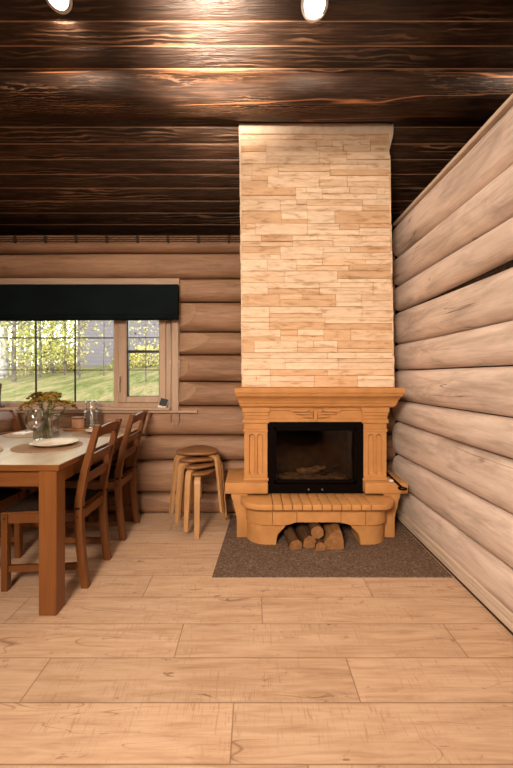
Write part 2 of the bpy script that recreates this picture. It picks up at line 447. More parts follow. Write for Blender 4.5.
# ------------------------------------------------------------------ log walls
def log_mesh(axis, a, b_, z0, z1, seed, plane, bulge, sgn=-1, gap=.004, taper_a=None, taper_b=None, back=.13, nseg=56, gapfun=None, pw=2.6, NP=17):
    """a log lying along axis from a to b_, seam plane at `plane`, bulging sgn towards the room"""
    mb = MB(); secs = []; flags = []
    for i in range(nseg + 1):
        t = i / nseg; u = lerp(a, b_, t)
        w0 = .010*mnoise.noise(Vector((u*.8, seed*3.1, z0*11)))
        w1 = .010*mnoise.noise(Vector((u*.8, seed*3.1 + 0*1, z1*11)))
        w0 = .011*mnoise.noise(Vector((u*.8, round(z0, 3)*7.7, 1.5))); w1 = .011*mnoise.noise(Vector((u*.8, round(z1, 3)*7.7, 1.5)))
        g0 = gap + (gapfun(u, 0) if gapfun else 0); g1 = gap + (gapfun(u, 1) if gapfun else 0)
        lo = z0 + w0 + g0; hi = z1 + w1 - g1
        if z0 < .01: lo = .002
        ring = []; fl_ = []
        for k in range(NP):
            s_ = lerp(-1, 1, k / (NP - 1.0))
            d = bulge * (1 - abs(s_)**pw) ** .6
            d += .005*mnoise.noise(Vector((u*1.6, seed*5.3, s_*1.1))) + .0015*mnoise.noise(Vector((u*7, seed*2.3, s_*5)))
            if taper_a is not None:
                lim = max(.012, (u - a)*taper_a[1] + taper_a[0] - taper_a[2]*s_)
                fl_.append(1 if lim < d else 0); d = min(d, lim)
            if taper_b is not None:
                d = min(d, max(.018, (b_ - u)*taper_b[1] + taper_b[0]))
            zz = lerp(lo, hi, (s_ + 1) / 2)
            q = plane + sgn * max(d, 0)
            ring.append((u, q, zz) if axis == 'X' else (q, u, zz))
        qb = plane - sgn * back
        ring += [(u, qb, hi), (u, qb, lo)] if axis == 'X' else [(qb, u, hi), (qb, u, lo)]
        secs.append(ring); flags.append(fl_)
    mb.loft(secs)
    if taper_a is not None:
        n = len(secs[0])
        for k in range(len(secs) - 1):
            for i in range(NP - 1):
                if flags[k][i] and flags[k][i+1] and flags[k+1][i]: mb.m[k*n + i] = 1
    return mb

# back wall
WIN_L, WIN_R, WIN_B, WIN_T = -2.78, -.70, .972, 2.119
b = MB()
for x0, x1, z0, z1 in ((-3.4, WIN_L, 0, 2.5), (WIN_R, 3.8, 0, 2.5), (WIN_L, WIN_R, 0, WIN_B), (WIN_L, WIN_R, WIN_T, 2.5)):
    b.box((x0, WY + .03, z0), (x1, WY + .20, z1))
wall_back = b.build('wall_back', M['chink']); tag(wall_back, kind='structure')
zs = [0, .176, .469, .707, .972, 1.186, 1.429, 1.638, 1.91, 2.119, 2.351, 2.515]
for i in range(len(zs) - 1):
    z0, z1 = zs[i], zs[i+1]
    if WIN_B - .01 <= z0 < WIN_T - .01:
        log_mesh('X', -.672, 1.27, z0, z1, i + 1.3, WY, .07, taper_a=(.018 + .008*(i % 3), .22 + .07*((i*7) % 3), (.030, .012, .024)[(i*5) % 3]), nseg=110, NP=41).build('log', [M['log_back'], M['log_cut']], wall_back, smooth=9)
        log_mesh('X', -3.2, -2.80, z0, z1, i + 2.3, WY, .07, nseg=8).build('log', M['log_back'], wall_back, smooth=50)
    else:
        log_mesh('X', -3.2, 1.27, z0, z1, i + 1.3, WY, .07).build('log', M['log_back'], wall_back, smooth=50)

# right wall (a log partition that ends below the roof)
RT = 2.60
b = MB(); b.box((WX + .03, -3.5, 0), (WX + .16, WY + .03, RT - .05)); wall_right = b.build('wall_right', M['chink']); tag(wall_right, kind='structure')
zr = [.045, .285, .545, .83, 1.03, 1.29, 1.52, 1.81, 2.03, 2.29, 2.575]
def gapC(u, side): return 0
for i in range(len(zr) - 1):
    z0, z1 = zr[i], zr[i+1]
    gf = None
    if i == 7: gf = lambda u, s_: (.004 + .022*max(0, min(1, (2.9 - u)/1.4))) if s_ == 0 else 0.003
    if i == 6: gf = lambda u, s_: (.004 + .024*max(0, min(1, (2.9 - u)/1.4))) if s_ == 1 else 0.0
    if i == 8: gf = lambda u, s_: (.005*max(0, min(1, (2.9 - u)/1.4))) if s_ == 0 else 0.0
    log_mesh('Y', -3.4, 3.2, z0, z1, i + 11.7, WX, .052 if i else .04, gapfun=gf, nseg=90, pw=2.9).build('log', M['log_right'], wall_right, smooth=50)
b = MB(); b.box((WX - .045, -3.4, RT - .028), (WX + .14, 3.2, RT), .004); b.build('top_board', M['skirt'], wall_right)

b = MB(); b.prism([(1.234, .022), (1.234, .050), (1.258, .052), (1.258, .058), (1.243, .060), (1.243, .086), (1.264, .088), (1.264, .092), (1.30, .092), (1.30, .022)], -3.4, 3.19, 'Y')
bb = b.build('baseboard_right', M['skirt'], smooth=40); tag(bb, kind='structure')
b = MB(); b.box((1.240, -3.4, 0.0005), (1.30, 3.19, .022)); tag(b.build('trim_1', M['skirt_dark']), kind='structure')

# the rest of the shell (behind and beside the view)
def gable(name, x0, x1, mat):
    b = MB(); b.prism([(-3.6, 0), (3.36, 0), (3.36, 2.44), (3.9, 2.44), (3.9, zc(3.9) + .06), (RIDGE, zc(RIDGE) + .06), (-3.6, zc(RIDGE) - .656*(RIDGE+3.6) + .06)], x0, x1, 'X')
    tag(b.build(name, mat), kind='structure')
gable('wall_left', -3.36, -3.22, M['inner_wall'])
gable('wall_far_right', 3.62, 3.76, M['dark_wall'])
b = MB(); b.box((-3.36, -3.72, 0), (3.76, -3.56, 2.75)); tag(b.build('wall_front', M['inner_wall']), kind='structure')
b = MB(); b.box((-3.4, WY + .06, 2.44), (3.8, 4.06, 2.50)); tag(b.build('trim_2', M['dark_wall']), kind='structure')

# ------------------------------------------------------------------ window
win = thing('window_1', None, None, (-1.75, 3.28, .95), kind='structure')
b = MB()                                       # outer casing boards on the room side
b.box((-.735, 3.218, .93), (-.668, 3.30, 2.09), .004)
b.box((-2.85, 3.218, .93), (-2.775, 3.30, 2.09), .004)
b.build('side_casing', M['trim'], win)
b = MB(); b.box((-2.88, 3.212, 2.045), (-.66, 3.30, 2.112), .004); b.build('head_casing', M['trim_h'], win)
b = MB(); b.box((-2.775, 3.25, .955), (-2.69, 3.36, 2.045), .003); b.box((-.785, 3.25, .955), (-.735, 3.36, 2.045), .003)
b.box((-2.69, 3.25, 2.0), (-.785, 3.36, 2.045), .003); b.box((-2.69, 3.25, .955), (-.785, 3.36, .998), .003)
b.box((-1.260, 3.25, .998), (-1.215, 3.36, 2.0), .003)
b.build('frame', M['trim'], win)
b = MB()
b.box((-1.215, 3.235, 1.0), (-1.140, 3.30, 2.0), .006); b.box((-.845, 3.235, 1.0), (-.785, 3.30, 2.0), .006)
b.box((-1.140, 3.235, 1.0), (-.845, 3.30, 1.055), .006); b.box((-1.140, 3.235, 1.94), (-.845, 3.30, 2.0), .006)
sash = b.build('casement_sash', M['trim'], win)
b = MB(); b.box((-1.140, 3.27, 1.450), (-.845, 3.295, 1.474)); b.box((-1.143, 3.262, 1.05), (-1.132, 3.30, 1.945))
for z in (1.590, 1.295): b.box((-1.140, 3.282, z - .004), (-.845, 3.292, z + .004))
b.box((-.853, 3.262, 1.05), (-.843, 3.30, 1.945)); b.box((-1.14, 3.262, 1.05), (-.845, 3.30, 1.06))
b.build('glazing_bar', M['black'], sash)
b = MB(); b.box((-1.140, 3.296, 1.055), (-.845, 3.302, 1.94)); b.build('pane', M['pane'], sash)
b = MB(); b.box((-1.200, 3.224, 1.19), (-1.183, 3.236, 1.25), .004); b.tube([(-1.1915, 3.23, 1.235), (-1.1915, 3.205, 1.235), (-1.1915, 3.196, 1.22), (-1.1915, 3.196, 1.11)], .0065)
tag(b.build('window_handle', M['trim'], sash, smooth=60), 'slim casement handle')
b = MB(); b.box((-2.69, 3.318, .998), (-1.260, 3.326, 2.0)); b.build('fixed_pane', M['pane'], win)
b = MB()
for x in (-2.355, -1.995, -1.635): b.box((x - .006, 3.306, .998), (x + .006, 3.317, 2.0))
for z, h in ((1.590, .005), (1.295, .0035)): b.box((-2.69, 3.308, z - h), (-1.260, 3.316, z + h))
b.box((-1.268, 3.30, .998), (-1.259, 3.318, 2.0)); b.box((-2.69, 3.30, .997), (-1.260, 3.318, 1.006))
b.build('muntin', M['black'], win)
b = MB(); b.box((-2.90, 3.165, .935), (-.735, 3.30, .957), .005); b.box((-2.90, 3.186, .912), (-.492, 3.30, .934), .004)
b.build('window_sill', M['trim_h'], win)

# roman blind
bl = thing('roman_blind', 'dark green velvet roman blind folded up across the top of the window', 'blind', (-1.75, 3.16, 1.75))
secs = []
for i in range(61):
    x = lerp(-2.88, -.657, i / 60.0)
    w = .006*mnoise.noise(Vector((x*2.3, 1.7, 0))); sag = .012 + .018*(1 - i/60.0) + .006*mnoise.noise(Vector((x*1.6, 5, 0)))
    prof = [(3.205, 2.043), (3.150, 2.043), (3.140, 2.03), (3.136 + w, 1.92), (3.128 + w, 1.83), (3.112 + w, 1.792 - sag*.6), (3.118, 1.776 - sag*.8),
            (3.104 - w, 1.772 - sag), (3.100 + w, 1.756 - sag), (3.112, 1.744 - sag), (3.135, 1.742 - sag), (3.140, 1.752 - sag), (3.165, 1.745 - sag), (3.185, 1.75 - sag), (3.205, 1.77)]
    secs.append([(x, y, z) for y, z in prof])
b = MB(); b.loft(secs); b.build('blind_fabric', M['velvet'], bl, smooth=60)
b = MB(); xa, xb, yy = -.728, -.656, 3.188
pts = [(xa, yy, 1.78), (xa, yy - .003, 1.3), (xa, yy, .86)] + [(lerp(xa, xb, .5) - math.cos(t)*(xb-xa)/2, yy, .845 - math.sin(t)*.032) for t in [PI*k/8 for k in range(9)]] + [(xb, yy, .86), (xb, yy - .003, 1.3), (xb, yy, 1.78)]
b.tube(pts, .0026, 6); tag(b.build('pull_chain', M['steel'], bl, smooth=180), 'thin pull chain hanging in a loop')

# cable run at the top of the back wall
cb = thing('cable_run', 'three dark twisted cables on clips along the top of the back log wall', 'cable', (-1.2, 3.2, 2.45))
for k, z in enumerate((2.470, 2.452, 2.434)):
    b = MB(); b.tube([(lerp(-3.1, -.10, i/150.0), 3.196 + .002*math.sin(i*2.4 + k), z + .0018*math.sin(i*1.7 + k*2)) for i in range(151)], .0042, 5)
    b.build('cable', M['wire'], cb)
for px in (-48, -17, 14.6, 45.3, 76, 106.7, 137.4, 168, 198.5, 229):
    x = (px - 253) / 360 * 3.196
    b = MB()
    b.box((x - .010, 3.186, 2.424), (x + .010, 3.212, 2.480), .003); b.lathe([(.010, 0), (.012, .006), (.008, .012)], (x, 3.197, 2.476), 10)
    b.build('cable_clip', M['wire'], cb)

# ------------------------------------------------------------------ fireplace
CX = .484
fp = thing('fireplace', 'ochre stone fireplace with carved pillars, curved hearth and black stove insert', 'fireplace', (CX, 2.9, 0))
def rounded_front(xl, xr, yf, yb, r, n=10):
    """open outline from back-left round the front to back-right"""
    pts = [(xl, yb)]
    for k in range(n + 1):
        a = PI + k/n*PI/2; pts.append((xl + r + r*math.cos(a), yf + r*1.0 + r*math.sin(a)))
    for k in range(n + 1):
        a = 1.5*PI + k/n*PI/2; pts.append((xr - r + r*math.cos(a), yf + r + r*math.sin(a)))
    pts.append((xr, yb)); return pts
def cut_outline(pts, x0, x1):
    """part of a rounded front outline between x0 and x1, closed along the back"""
    out = []
    for (ax, ay), (bx, by_) in zip(pts, pts[1:]):
        for q in ((ax, ay),):
            if x0 <= q[0] <= x1: out.append(q)
        for xc in sorted((x0, x1), key=lambda t: abs(t - ax)):
            if (ax - xc) * (bx - xc) < 0:
                t = (xc - ax) / (bx - ax); out.append((xc, lerp(ay, by_, t)))
    if x0 <= pts[-1][0] <= x1: out.append(pts[-1])
    yb = pts[0][1]
    if out[0][1] < yb - 1e-5: out.insert(0, (out[0][0], yb))
    if out[-1][1] < yb - 1e-5: out.append((out[-1][0], yb))
    return out
# hearth slab made of two rounded corner slabs and ten brick strips (joints only)
b = MB(); HO = rounded_front(-.093, 1.049, 2.552, 2.83, .155)
xs_ = [-.2] + [.142 + k*.0698 for k in range(11)] + [1.2]
for x0, x1 in zip(xs_, xs_[1:]):
    pc = cut_outline(HO, x0 + .0024, x1 - .0024)
    b.prism(pc, .286, .326, 'Z', bev=.004)
HB = rounded_front(-.085, 1.041, 2.562, 2.83, .15); b.prism(HB, .284, .312, 'Z', mi=1)
b.build('hearth_slab', [M['ochre'], M['ochre_dark']], fp, smooth=35)
# curved upper course with a flat arch
b = MB(); UO = rounded_front(-.055, 1.010, 2.612, 2.85, .15)
def zb(x):
    d = abs(x - .478)
    return .157 if d > .235 else (.178 if d < .16 else lerp(.178, .157, (d - .16)/.075))
for x0, x1 in ((-.2, .14), (.14, .318), (.318, .638), (.638, .816), (.816, 1.2)):
    pc = cut_outline(UO, x0 + .0018, x1 - .0018)
    fine = []
    for i, q in enumerate(pc):
        fine.append(q); q2 = pc[(i+1) % len(pc)]
        if abs(q2[0] - q[0]) > .05:
            for t in (.2, .4, .6, .8): fine.append((lerp(q[0], q2[0], t), lerp(q[1], q2[1], t)))
    b.loft([[(x, y, zb(x)) for x, y in fine], [(x, y, .284) for x, y in fine]])
b.build('upper_course', M['ochre'], fp, smooth=30)
# feet
for s_ in (-1, 1):
    b = MB(); FO = rounded_front(-.05, 1.005, 2.634, 2.87, .15)
    secs = []
    for k in range(13):
        z = .006 + .1485*k/12; t = k/12.0
        xin = .172 + .085*t**2.2
        if s_ < 0: pc = cut_outline(FO, -.3, xin)
        else: pc = cut_outline(FO, .956 - xin, 1.3)
        N_ = 30; L = [0]
        for q, q2 in zip(pc, pc[1:]): L.append(L[-1] + math.hypot(q2[0]-q[0], q2[1]-q[1]))
        ring = []
        for j in range(N_):
            d = L[-1]*j/(N_-1)
            for i in range(len(L)-1):
                if L[i] <= d <= L[i+1] + 1e-9:
                    tt = (d - L[i])/max(L[i+1]-L[i], 1e-9); ring.append((lerp(pc[i][0], pc[i+1][0], tt), lerp(pc[i][1], pc[i+1][1], tt), z)); break
        secs.append(ring)
    b.loft(secs)
    xj = .035 if s_ < 0 else .925
    b.build('front_foot', M['ochre'], fp, smooth=40)
# back wall of the wood recess and rear body
b = MB(); b.box((-.03, 3.0, .006), (.99, 3.18, .345)); b.build('rear_body', M['ochre'], fp)
# side brackets
for s_ in (-1, 1):
    pf = [(.648, .344), (.646, .315), (.632, .285), (.628, .25), (.614, .20), (.606, .165), (.604, .14), (.604, .006), (.52, .006), (.52, .344)]
    b = MB(); b.prism([(.48 + s_*x, z) for x, z in pf], 2.752, 3.17, 'Y', bev=.003); b.build('side_bracket', M['ochre'], fp, smooth=30)
# side shelves
for x0, x1 in ((-.214, .114), (.852, 1.178)):
    b = MB(); b.box((x0, 2.73, .345), (x1, 3.19, .428), .010, 2); b.build('side_shelf', M['ochre'], fp, smooth=40)
# pillars with two flutes each
def pillar(x0, x1):
    b = MB(); y0, z0, z1 = 2.80, .428, .816
    nx, nz = 44, 60; w = x1 - x0
    fc = [x0 + w*.34, x0 + w*.68]; fr = w*.125; zt, zl = .785, .47
    def dep(x, z):
        for c_ in fc:
            zz = min(max(z, zl + fr), zt - fr)
            d = math.hypot(x - c_, z - zz)
            if d < fr: return min(.018, 1.3*math.sqrt(max(fr*fr - d*d, 0)))
        return 0
    vs = []; fs = []
    for j in range(nz + 1):
        for i in range(nx + 1):
            x = lerp(x0, x1, i/nx); z = lerp(z0, z1, j/nz); vs.append((x, y0 + dep(x, z), z))
    for j in range(nz):
        for i in range(nx):
            a = j*(nx+1) + i; fs.append((a, a+1, a+nx+2, a+nx+1))
    o0 = len(vs); vs += [(x0, 3.15, z0), (x1, 3.15, z0), (x1, 3.15, z1), (x0, 3.15, z1)]
    cor = (0, nx, (nz+1)*(nx+1)-1, nz*(nx+1))
    fs += [tuple(range(nx, -1, -1)) + (o0, o0+1)] if False else []
    fs += [(o0, o0+1, o0+2, o0+3)]
    fs += [tuple(j*(nx+1) for j in range(nz+1)) + (o0+3, o0)]
    fs += [tuple(j*(nx+1)+nx for j in range(nz, -1, -1)) + (o0+1, o0+2)]
    fs += [tuple(range(nx+1)) + (o0+1, o0)]; fs += [tuple(nz*(nx+1)+i for i in range(nx, -1, -1)) + (o0+3, o0+2)]
    b.add(vs, fs)
    p = b.build('pillar', M['ochre'], fp, smooth=40)
    b = MB(); b.box((x0-.008, 2.786, .428), (x1+.008, 3.15, .450), .004); b.build('pillar_base', M['ochre'], p)
    b = MB()
    for za, zb_, o in ((.806, .826, .007), (.826, .874, .002), (.874, .905, .014), (.905, .932, .006), (.932, .958, .011), (.958, 1.0, .018)):
        b.box((x0 - o, 2.80 - o, za), (x1 + o, 3.15, zb_), .003)
    b.build('capital', M['ochre'], p)
pillar(-.068, .112); pillar(.858, 1.038)
# lintel
b = MB(); b.prism([(2.815, .884), (2.795, .884), (2.795, .905), (2.803, .911), (2.803, .968), (2.795, .976), (2.795, 1.0), (3.15, 1.0), (3.15, .884)], .112, .858, 'X')
lt = b.build('lintel', M['ochre'], fp)
b = MB(); oc = CX
for z, h, segs in ((.972, .010, ((-.185, -.125), (-.12, -.06), (-.05, .05), (.06, .12), (.125, .185))),
                   (.950, .008, ((-.15, -.035), (.035, .15))), (.928, .009, ((-.10, -.025), (.025, .10)))):
    for s0, s1 in segs:
        d = .012 if s0 < 0 else -.012
        b.prism([(oc+s0-(.012 if s0 < 0 and s1 <= 0 else 0), z+h), (oc+s1+(.012 if s0 > 0 else 0), z+h), (oc+s1, z-h*.9), (oc+s0, z-h*.9)], 2.779, 2.808, 'Y', bev=.003)
b.prism([(oc-.016, .982), (oc+.016, .982), (oc+.011, .90), (oc, .89), (oc-.011, .90)], 2.774, 2.808, 'Y', bev=.003)
for s_ in (-1, 1):
    b.prism([(oc+s_*.03, .962), (oc+s_*.02, .962), (oc+s_*.02, .91), (oc+s_*.06, .914), (oc+s_*.085, .926)][::s_], 2.788, 2.808, 'Y', bev=.002)
tag(b.build('relief_ornament', M['ochre'], lt), 'stepped leaf relief carved in the lintel')
# mantel
b = MB(); rings = []
for z, o in ((.999, -.004), (1.010, .000), (1.012, .012), (1.030, .015), (1.034, .022), (1.050, .027), (1.068, .038), (1.084, .054), (1.088, .062), (1.112, .068), (1.116, .076), (1.145, .078), (1.150, .074)):
    hx = .592 + o*.48; yf = 2.765 - o*1.35; cx_ = .494
    rings.append([(cx_-hx, yf, z), (cx_+hx, yf, z), (cx_+hx, 3.19, z), (cx_-hx, 3.19, z)])
b.loft(rings); b.build('mantel_shelf', M['ochre'], fp)
# stove insert
b = MB()
b.box((.1125, 2.792, .330), (.857, 2.83, .400), .002); b.box((.1125, 2.792, .838), (.857, 2.83, .884), .002)
b.box((.1125, 2.792, .400), (.168, 2.83, .838), .002); b.box((.796, 2.792, .400), (.857, 2.83, .838), .002)
b.box((.160, 2.784, .412), (.804, 2.80, .438), .003); b.box((.160, 2.784, .816), (.804, 2.80, .842), .003)
b.box((.156, 2.784, .412), (.182, 2.80, .842), .003); b.box((.782, 2.784, .412), (.808, 2.80, .842), .003)
ins = b.build('stove_insert', M['iron'], fp)
b = MB(); b.box((.165, 2.804, .42), (.80, 2.809, .835)); b.build('stove_glass', M['stove_glass'], ins)
for x in (.430, .536):
    b = MB(); b.tube([(x, 2.794, .362), (x, 2.780, .362)], .006, 12); b.build('air_knob', M['steel'], ins, smooth=40)
b = MB(); b.tube([(.790, 2.79, .70), (.790, 2.765, .70), (.790, 2.758, .69), (.790, 2.758, .58)], .008, 8); b.build('door_handle', M['iron'], ins, smooth=60)
b = MB()                                        # fire chamber
b.box((.13, 3.13, .36), (.84, 3.16, .87)); b.box((.13, 2.83, .36), (.165, 3.14, .87)); b.box((.805, 2.83, .36), (.84, 3.14, .87))
b.box((.13, 2.83, .345), (.84, 3.14, .395)); b.box((.13, 2.83, .85), (.84, 3.14, .88))
b.build('fire_chamber', M['brick_in'], ins)
b = MB(); b.prism([(.27, .68), (.33, .64), (.52, .64), (.60, .70), (.58, .83), (.28, .83)], 3.10, 3.135, 'Y'); b.build('baffle_plate', M['baffle_black'], ins)  # solid black plate stands in for the dark baffle opening
# ash and burnt pieces inside
b = MB(); vs = []; fs = []; nx, ny = 24, 12
for j in range(ny+1):
    for i in range(nx+1):
        x = lerp(.18, .79, i/nx); y = lerp(2.86, 3.11, j/ny)
        e = min(i, nx-i, 4)/4*min(j, ny-j, 3)/3
        vs.append((x, y, .396 + e*(.022 + .02*mnoise.noise(Vector((x*9, y*9, 0))))))
for j in range(ny):
    for i in range(nx):
        a = j*(nx+1)+i; fs.append((a, a+1, a+nx+2, a+nx+1))
b.add(vs, fs); o = b.build('ash_bed', M['ash'], loc=(.484, 3.0, .396), smooth=180); tag(o, 'pale grey ash lying behind the stove glass', 'ash', kind='stuff')
for k, (p, q, r, lab) in enumerate((((.36, 2.95, .455), (.60, 3.00, .47), .030, 'charred log lying flat on the ash behind the stove glass, left of two'),
                               ((.55, 2.92, .452), (.72, 3.04, .50), .026, 'charred log lying aslant on the ash behind the stove glass, right of two'))):
    p = Vector(p); q = Vector(q)
    b = MB(); b.tube([p.lerp(q, t/6.0) + Vector((0, 0, .006*math.sin(t*2 + k))) for t in range(7)], [r*(.8 + .3*random.random()) for t in range(7)], 8)
    tag(b.build('charred_log', M['ash'] if k == 0 else M['char'], loc=tuple((p+q)/2)), lab, 'burnt wood', 'burnt wood in the stove')

# poker and match box on the right shelf
b = MB(); b.tube([(1.114, 3.05, .437), (1.091, 2.80, .437), (1.072, 2.598, .437)], .008, 8)
cr = Vector((1.068, 2.572, .436))
b.tube([cr + Vector((.026*math.sin(t), -.026*math.cos(t) , .0)) for t in [2*PI*k/16 for k in range(17)]], .0065, 8)
pk = b.build('fire_poker', M['iron'], loc=(1.063, 2.8, .43), smooth=60); tag(pk, 'black iron poker with a ring end lying across the right fireplace shelf', 'poker')
b = MB(); b.box((1.046, 2.755, .4285), (1.076, 2.785, .442), .002)
tag(b.build('matchbox', M['white'], loc=(1.06, 2.77, .4285)), 'small white box beside the poker on the right fireplace shelf', 'box')

# firewood under the hearth
def fire_log(p, q, r, kind, lab, seed):
    p = Vector(p); q = Vector(q); d = (q - p).normalized(); s_ = d.cross(Vector((0, 0, 1))).normalized(); u = s_.cross(d)
    rs = random.Random(seed)
    if kind == 'round': poly = [(math.cos(2*PI*k/14)*(1 + rs.uniform(-.06, .06)), math.sin(2*PI*k/14)*(1 + rs.uniform(-.06, .06))) for k in range(14)]
    elif kind == 'wedge': poly = [(-1.0, -.9), (-.3, -1.0), (.5, -.98), (1.0, -.85), (.95, .1), (.75, .85), (.3, 1.0), (-.3, .55), (-.8, -.1)]
    else: poly = [(-1.0, -.6), (-.2, -1.0), (.8, -.75), (1.0, .1), (.6, .8), (-.1, 1.0), (-.8, .5)]
    b = MB(); n = len(poly); rings = []
    for k in range(9):
        t = k/8.0; c = p.lerp(q, t)
        rings.append([tuple(c + s_*(x*r*(1 + .05*mnoise.noise(Vector((t*3, i*.9, seed))))) + u*(y*r*(1 + .05*mnoise.noise(Vector((t*3, i*.7, seed+9)))))) for i, (x, y) in enumerate(poly)])
    b.loft(rings, True, False)
    vs_ = rings[0] + rings[-1]
    b.add(vs_, [tuple(range(n))[::-1], tuple(range(n, 2*n))], 1)
    if kind == 'wedge':
        for fi in range(len(b.f) - 2):
            if fi % n in (5, 6, 7, 8, 0): b.m[fi] = 1
    mn = min(v[2] for v in b.v)
    o = b.build('firewood_log', [M['bark'], M['split']], loc=tuple((p + q)/2), smooth=35)
    return tag(o, lab, 'firewood', 'firewood under the hearth')
fire_log((.305, 2.560, .030), (.26, 2.86, .055), .047, 'round', 'bark-covered round firewood log under the hearth, nearest the left foot, orange cut end', 1)
fire_log((.405, 2.575, .050), (.37, 2.90, .052), .048, 'third', 'dark bark firewood log second from the left under the hearth', 2)
fire_log((.462, 2.580, .118), (.46, 2.90, .122), .046, 'round', 'round firewood log lying on top in the middle of the pile under the hearth', 3)
fire_log((.477, 2.545, .030), (.475, 2.84, .032), .037, 'third', 'small split firewood log on the carpet below the top round log', 4)
fire_log((.575, 2.565, .073), (.60, 2.88, .073), .072, 'wedge', 'largest split firewood log, pale wedge at the right end of the pile', 5)

# ------------------------------------------------------------------ chimney breast
ch = thing('chimney_breast', 'tall stone-clad chimney breast rising from the mantel to the ceiling', 'chimney', (.51, 3.0, 1.15))
def chx(z, s_):                 # measured edges lean slightly
    t = (z - 1.15) / 2.05
    return lerp(-.086, -.106, t) if s_ < 0 else lerp(1.118, 1.078, t)
b = MB(); zf = zc(2.862) - .012; zbk = zc(3.2) - .012
b.add([(chx(1.15, -1)+.004, 2.862, 1.151), (chx(1.15, 1)-.004, 2.862, 1.151), (chx(1.15, 1)-.004, 3.2, 1.151), (chx(1.15, -1)+.004, 3.2, 1.151),
       (chx(zf, -1)+.004, 2.862, zf), (chx(zf, 1)-.004, 2.862, zf), (chx(zf, 1)-.004, 3.2, zbk), (chx(zf, -1)+.004, 3.2, zbk)],
      [(0, 1, 5, 4), (1, 2, 6, 5), (2, 3, 7, 6), (3, 0, 4, 7), (0, 3, 2, 1), (4, 5, 6, 7)])
core = b.build('chimney_core', M['joint'], ch)
def stone_tint(rs):
    t = rs.random()
    base = (.78, .615, .46)
    if t < .20: base = (.66, .455, .29)
    elif t < .40: base = (.73, .545, .38)
    elif t < .55: base = (.81, .66, .505)
    k = rs.uniform(.93, 1.04)
    return tuple(x*k for x in base)
def clad(mb, rs, u0, u1, z0, z1, put, edge):
    """rows of split stone between u0..u1; put(ua, ub, za, zb, depth, tint)"""
    z = z0
    while z < z1 - .012:
        H = min(rs.choice((.047, .092, .092, .10, .088)), z1 - z)
        if z1 - z - H < .03: H = z1 - z
        if H > .07:
            u = u0 - rs.uniform(0, .15)
            cuts = [u0]
            while True:
                nx_ = cuts[-1] + rs.choice((.21, .22, .43, .33, .42))*rs.uniform(.95, 1.05)
                if nx_ > u1 - .1: break
                cuts.append(nx_)
            if rs.random() < .6 and len(cuts) > 2: cuts = [u0] + [c - .11 for c in cuts[1:]]
            cuts.append(u1)
            for ua, ub in zip(cuts, cuts[1:]):
                t = rs.random()
                if t < .30: put(ua, ub, z, z + H, rs.uniform(.003, .010), stone_tint(rs))
                elif t < .72:
                    f = rs.choice((.36, .5, .62))
                    put(ua, ub, z, z + H*f, rs.uniform(.002, .010), stone_tint(rs)); put(ua, ub, z + H*f, z + H, rs.uniform(.002, .010), stone_tint(rs))
                else:
                    f = rs.choice((.45, .55)); mid = lerp(ua, ub, rs.choice((.4, .5, .62)))
                    put(ua, ub, z, z + H*f, rs.uniform(.002, .010), stone_tint(rs))
                    put(ua, mid, z + H*f, z + H, rs.uniform(.002, .010), stone_tint(rs)); put(mid, ub, z + H*f, z + H, rs.uniform(.002, .010), stone_tint(rs))
        else:
            u = u0
            while u < u1 - .001:
                w = rs.choice((.22, .33, .45)); e = u + w
                if u1 - e < .12: e = u1
                put(u, e, z, z + H, rs.uniform(.003, .010), stone_tint(rs)); u = e
        z += H
rs = random.Random(21); b = MB(); g = .0005
def put_front(ua, ub, za, zb_, d, c):
    def mx(u, z): return lerp(chx(z, -1), chx(z, 1), u)
    W = 1.19
    q = lambda u, z: lerp(chx(z, -1), chx(z, 1), u / W)
    xa0, xb0 = q(ua, za) + g, q(ub, za) - g
    d2 = [d + random.uniform(-.002, .002) for _ in range(4)]
    yf = 2.862
    vs = [(xa0, yf+.002, za+g), (xb0, yf+.002, za+g), (xb0, yf+.002, zb_-g), (xa0, yf+.002, zb_-g)]
    i_ = .0012
    vs += [(xa0+i_, yf-d2[0], za+g+i_), (xb0-i_, yf-d2[1], za+g+i_), (xb0-i_, yf-d2[2], zb_-g-i_), (xa0+i_, yf-d2[3], zb_-g-i_)]
    b.add(vs, [(4, 5, 6, 7), (0, 1, 5, 4), (1, 2, 6, 5), (2, 3, 7, 6), (3, 0, 4, 7)], 0, c)
clad(b, rs, 0, 1.19, 1.152, 3.152, put_front, 0)
for s_ in (-1, 1):
    def put_side(ua, ub, za, zb_, d, c):
        zm = min(zb_, zc(ub) - .02)
        if zm - za < .01: return
        x = chx((za + zb_)/2, s_)
        b.box((x - (d*.6 if s_ < 0 else .006), ua + g, za + g), (x + (.006 if s_ < 0 else d*.6), ub - g, zm - g), 0, 1, 0, c)
    clad(b, rs, 2.85, 3.19, 1.152, 3.15, put_side, 0)
b.build('stone_cladding', M['stone'], ch)
b = MB(); b.box((-.112, 2.836, 3.152), (1.108, 2.868, 3.232), .003); b.build('top_board', M['stonewhite'], ch)
b = MB(); b.prism([(-.112, 3.152), (-.096, 3.152), (-.088, 2.50), (-.095, 2.50)], 2.84, 2.868, 'Y'); b.build('corner_strip', M['stonewhite'], ch)
b = MB(); b.prism([(1.072, 3.152), (1.108, 3.152), (1.078, 3.03), (1.071, 3.03)], 2.838, 2.868, 'Y'); b.build('bracket', M['stonewhite'], ch)

# hearth carpet
b = MB()
poly = [(-.252, 2.21), (1.228, 2.21), (1.232, 3.19), (-.19, 3.19)]
secs = []
b.prism(poly, .0005, .0055, 'Z', bev=0)
rug = b.build('hearth_rug', [M['rug'], M['rug_edge']], loc=(.5, 2.7, 0))
for p in rug.data.polygons:
    if abs(p.normal.z) < .5: p.material_index = 1
tag(rug, 'flat grey-brown carpet mat under the fireplace and firewood', 'rug')

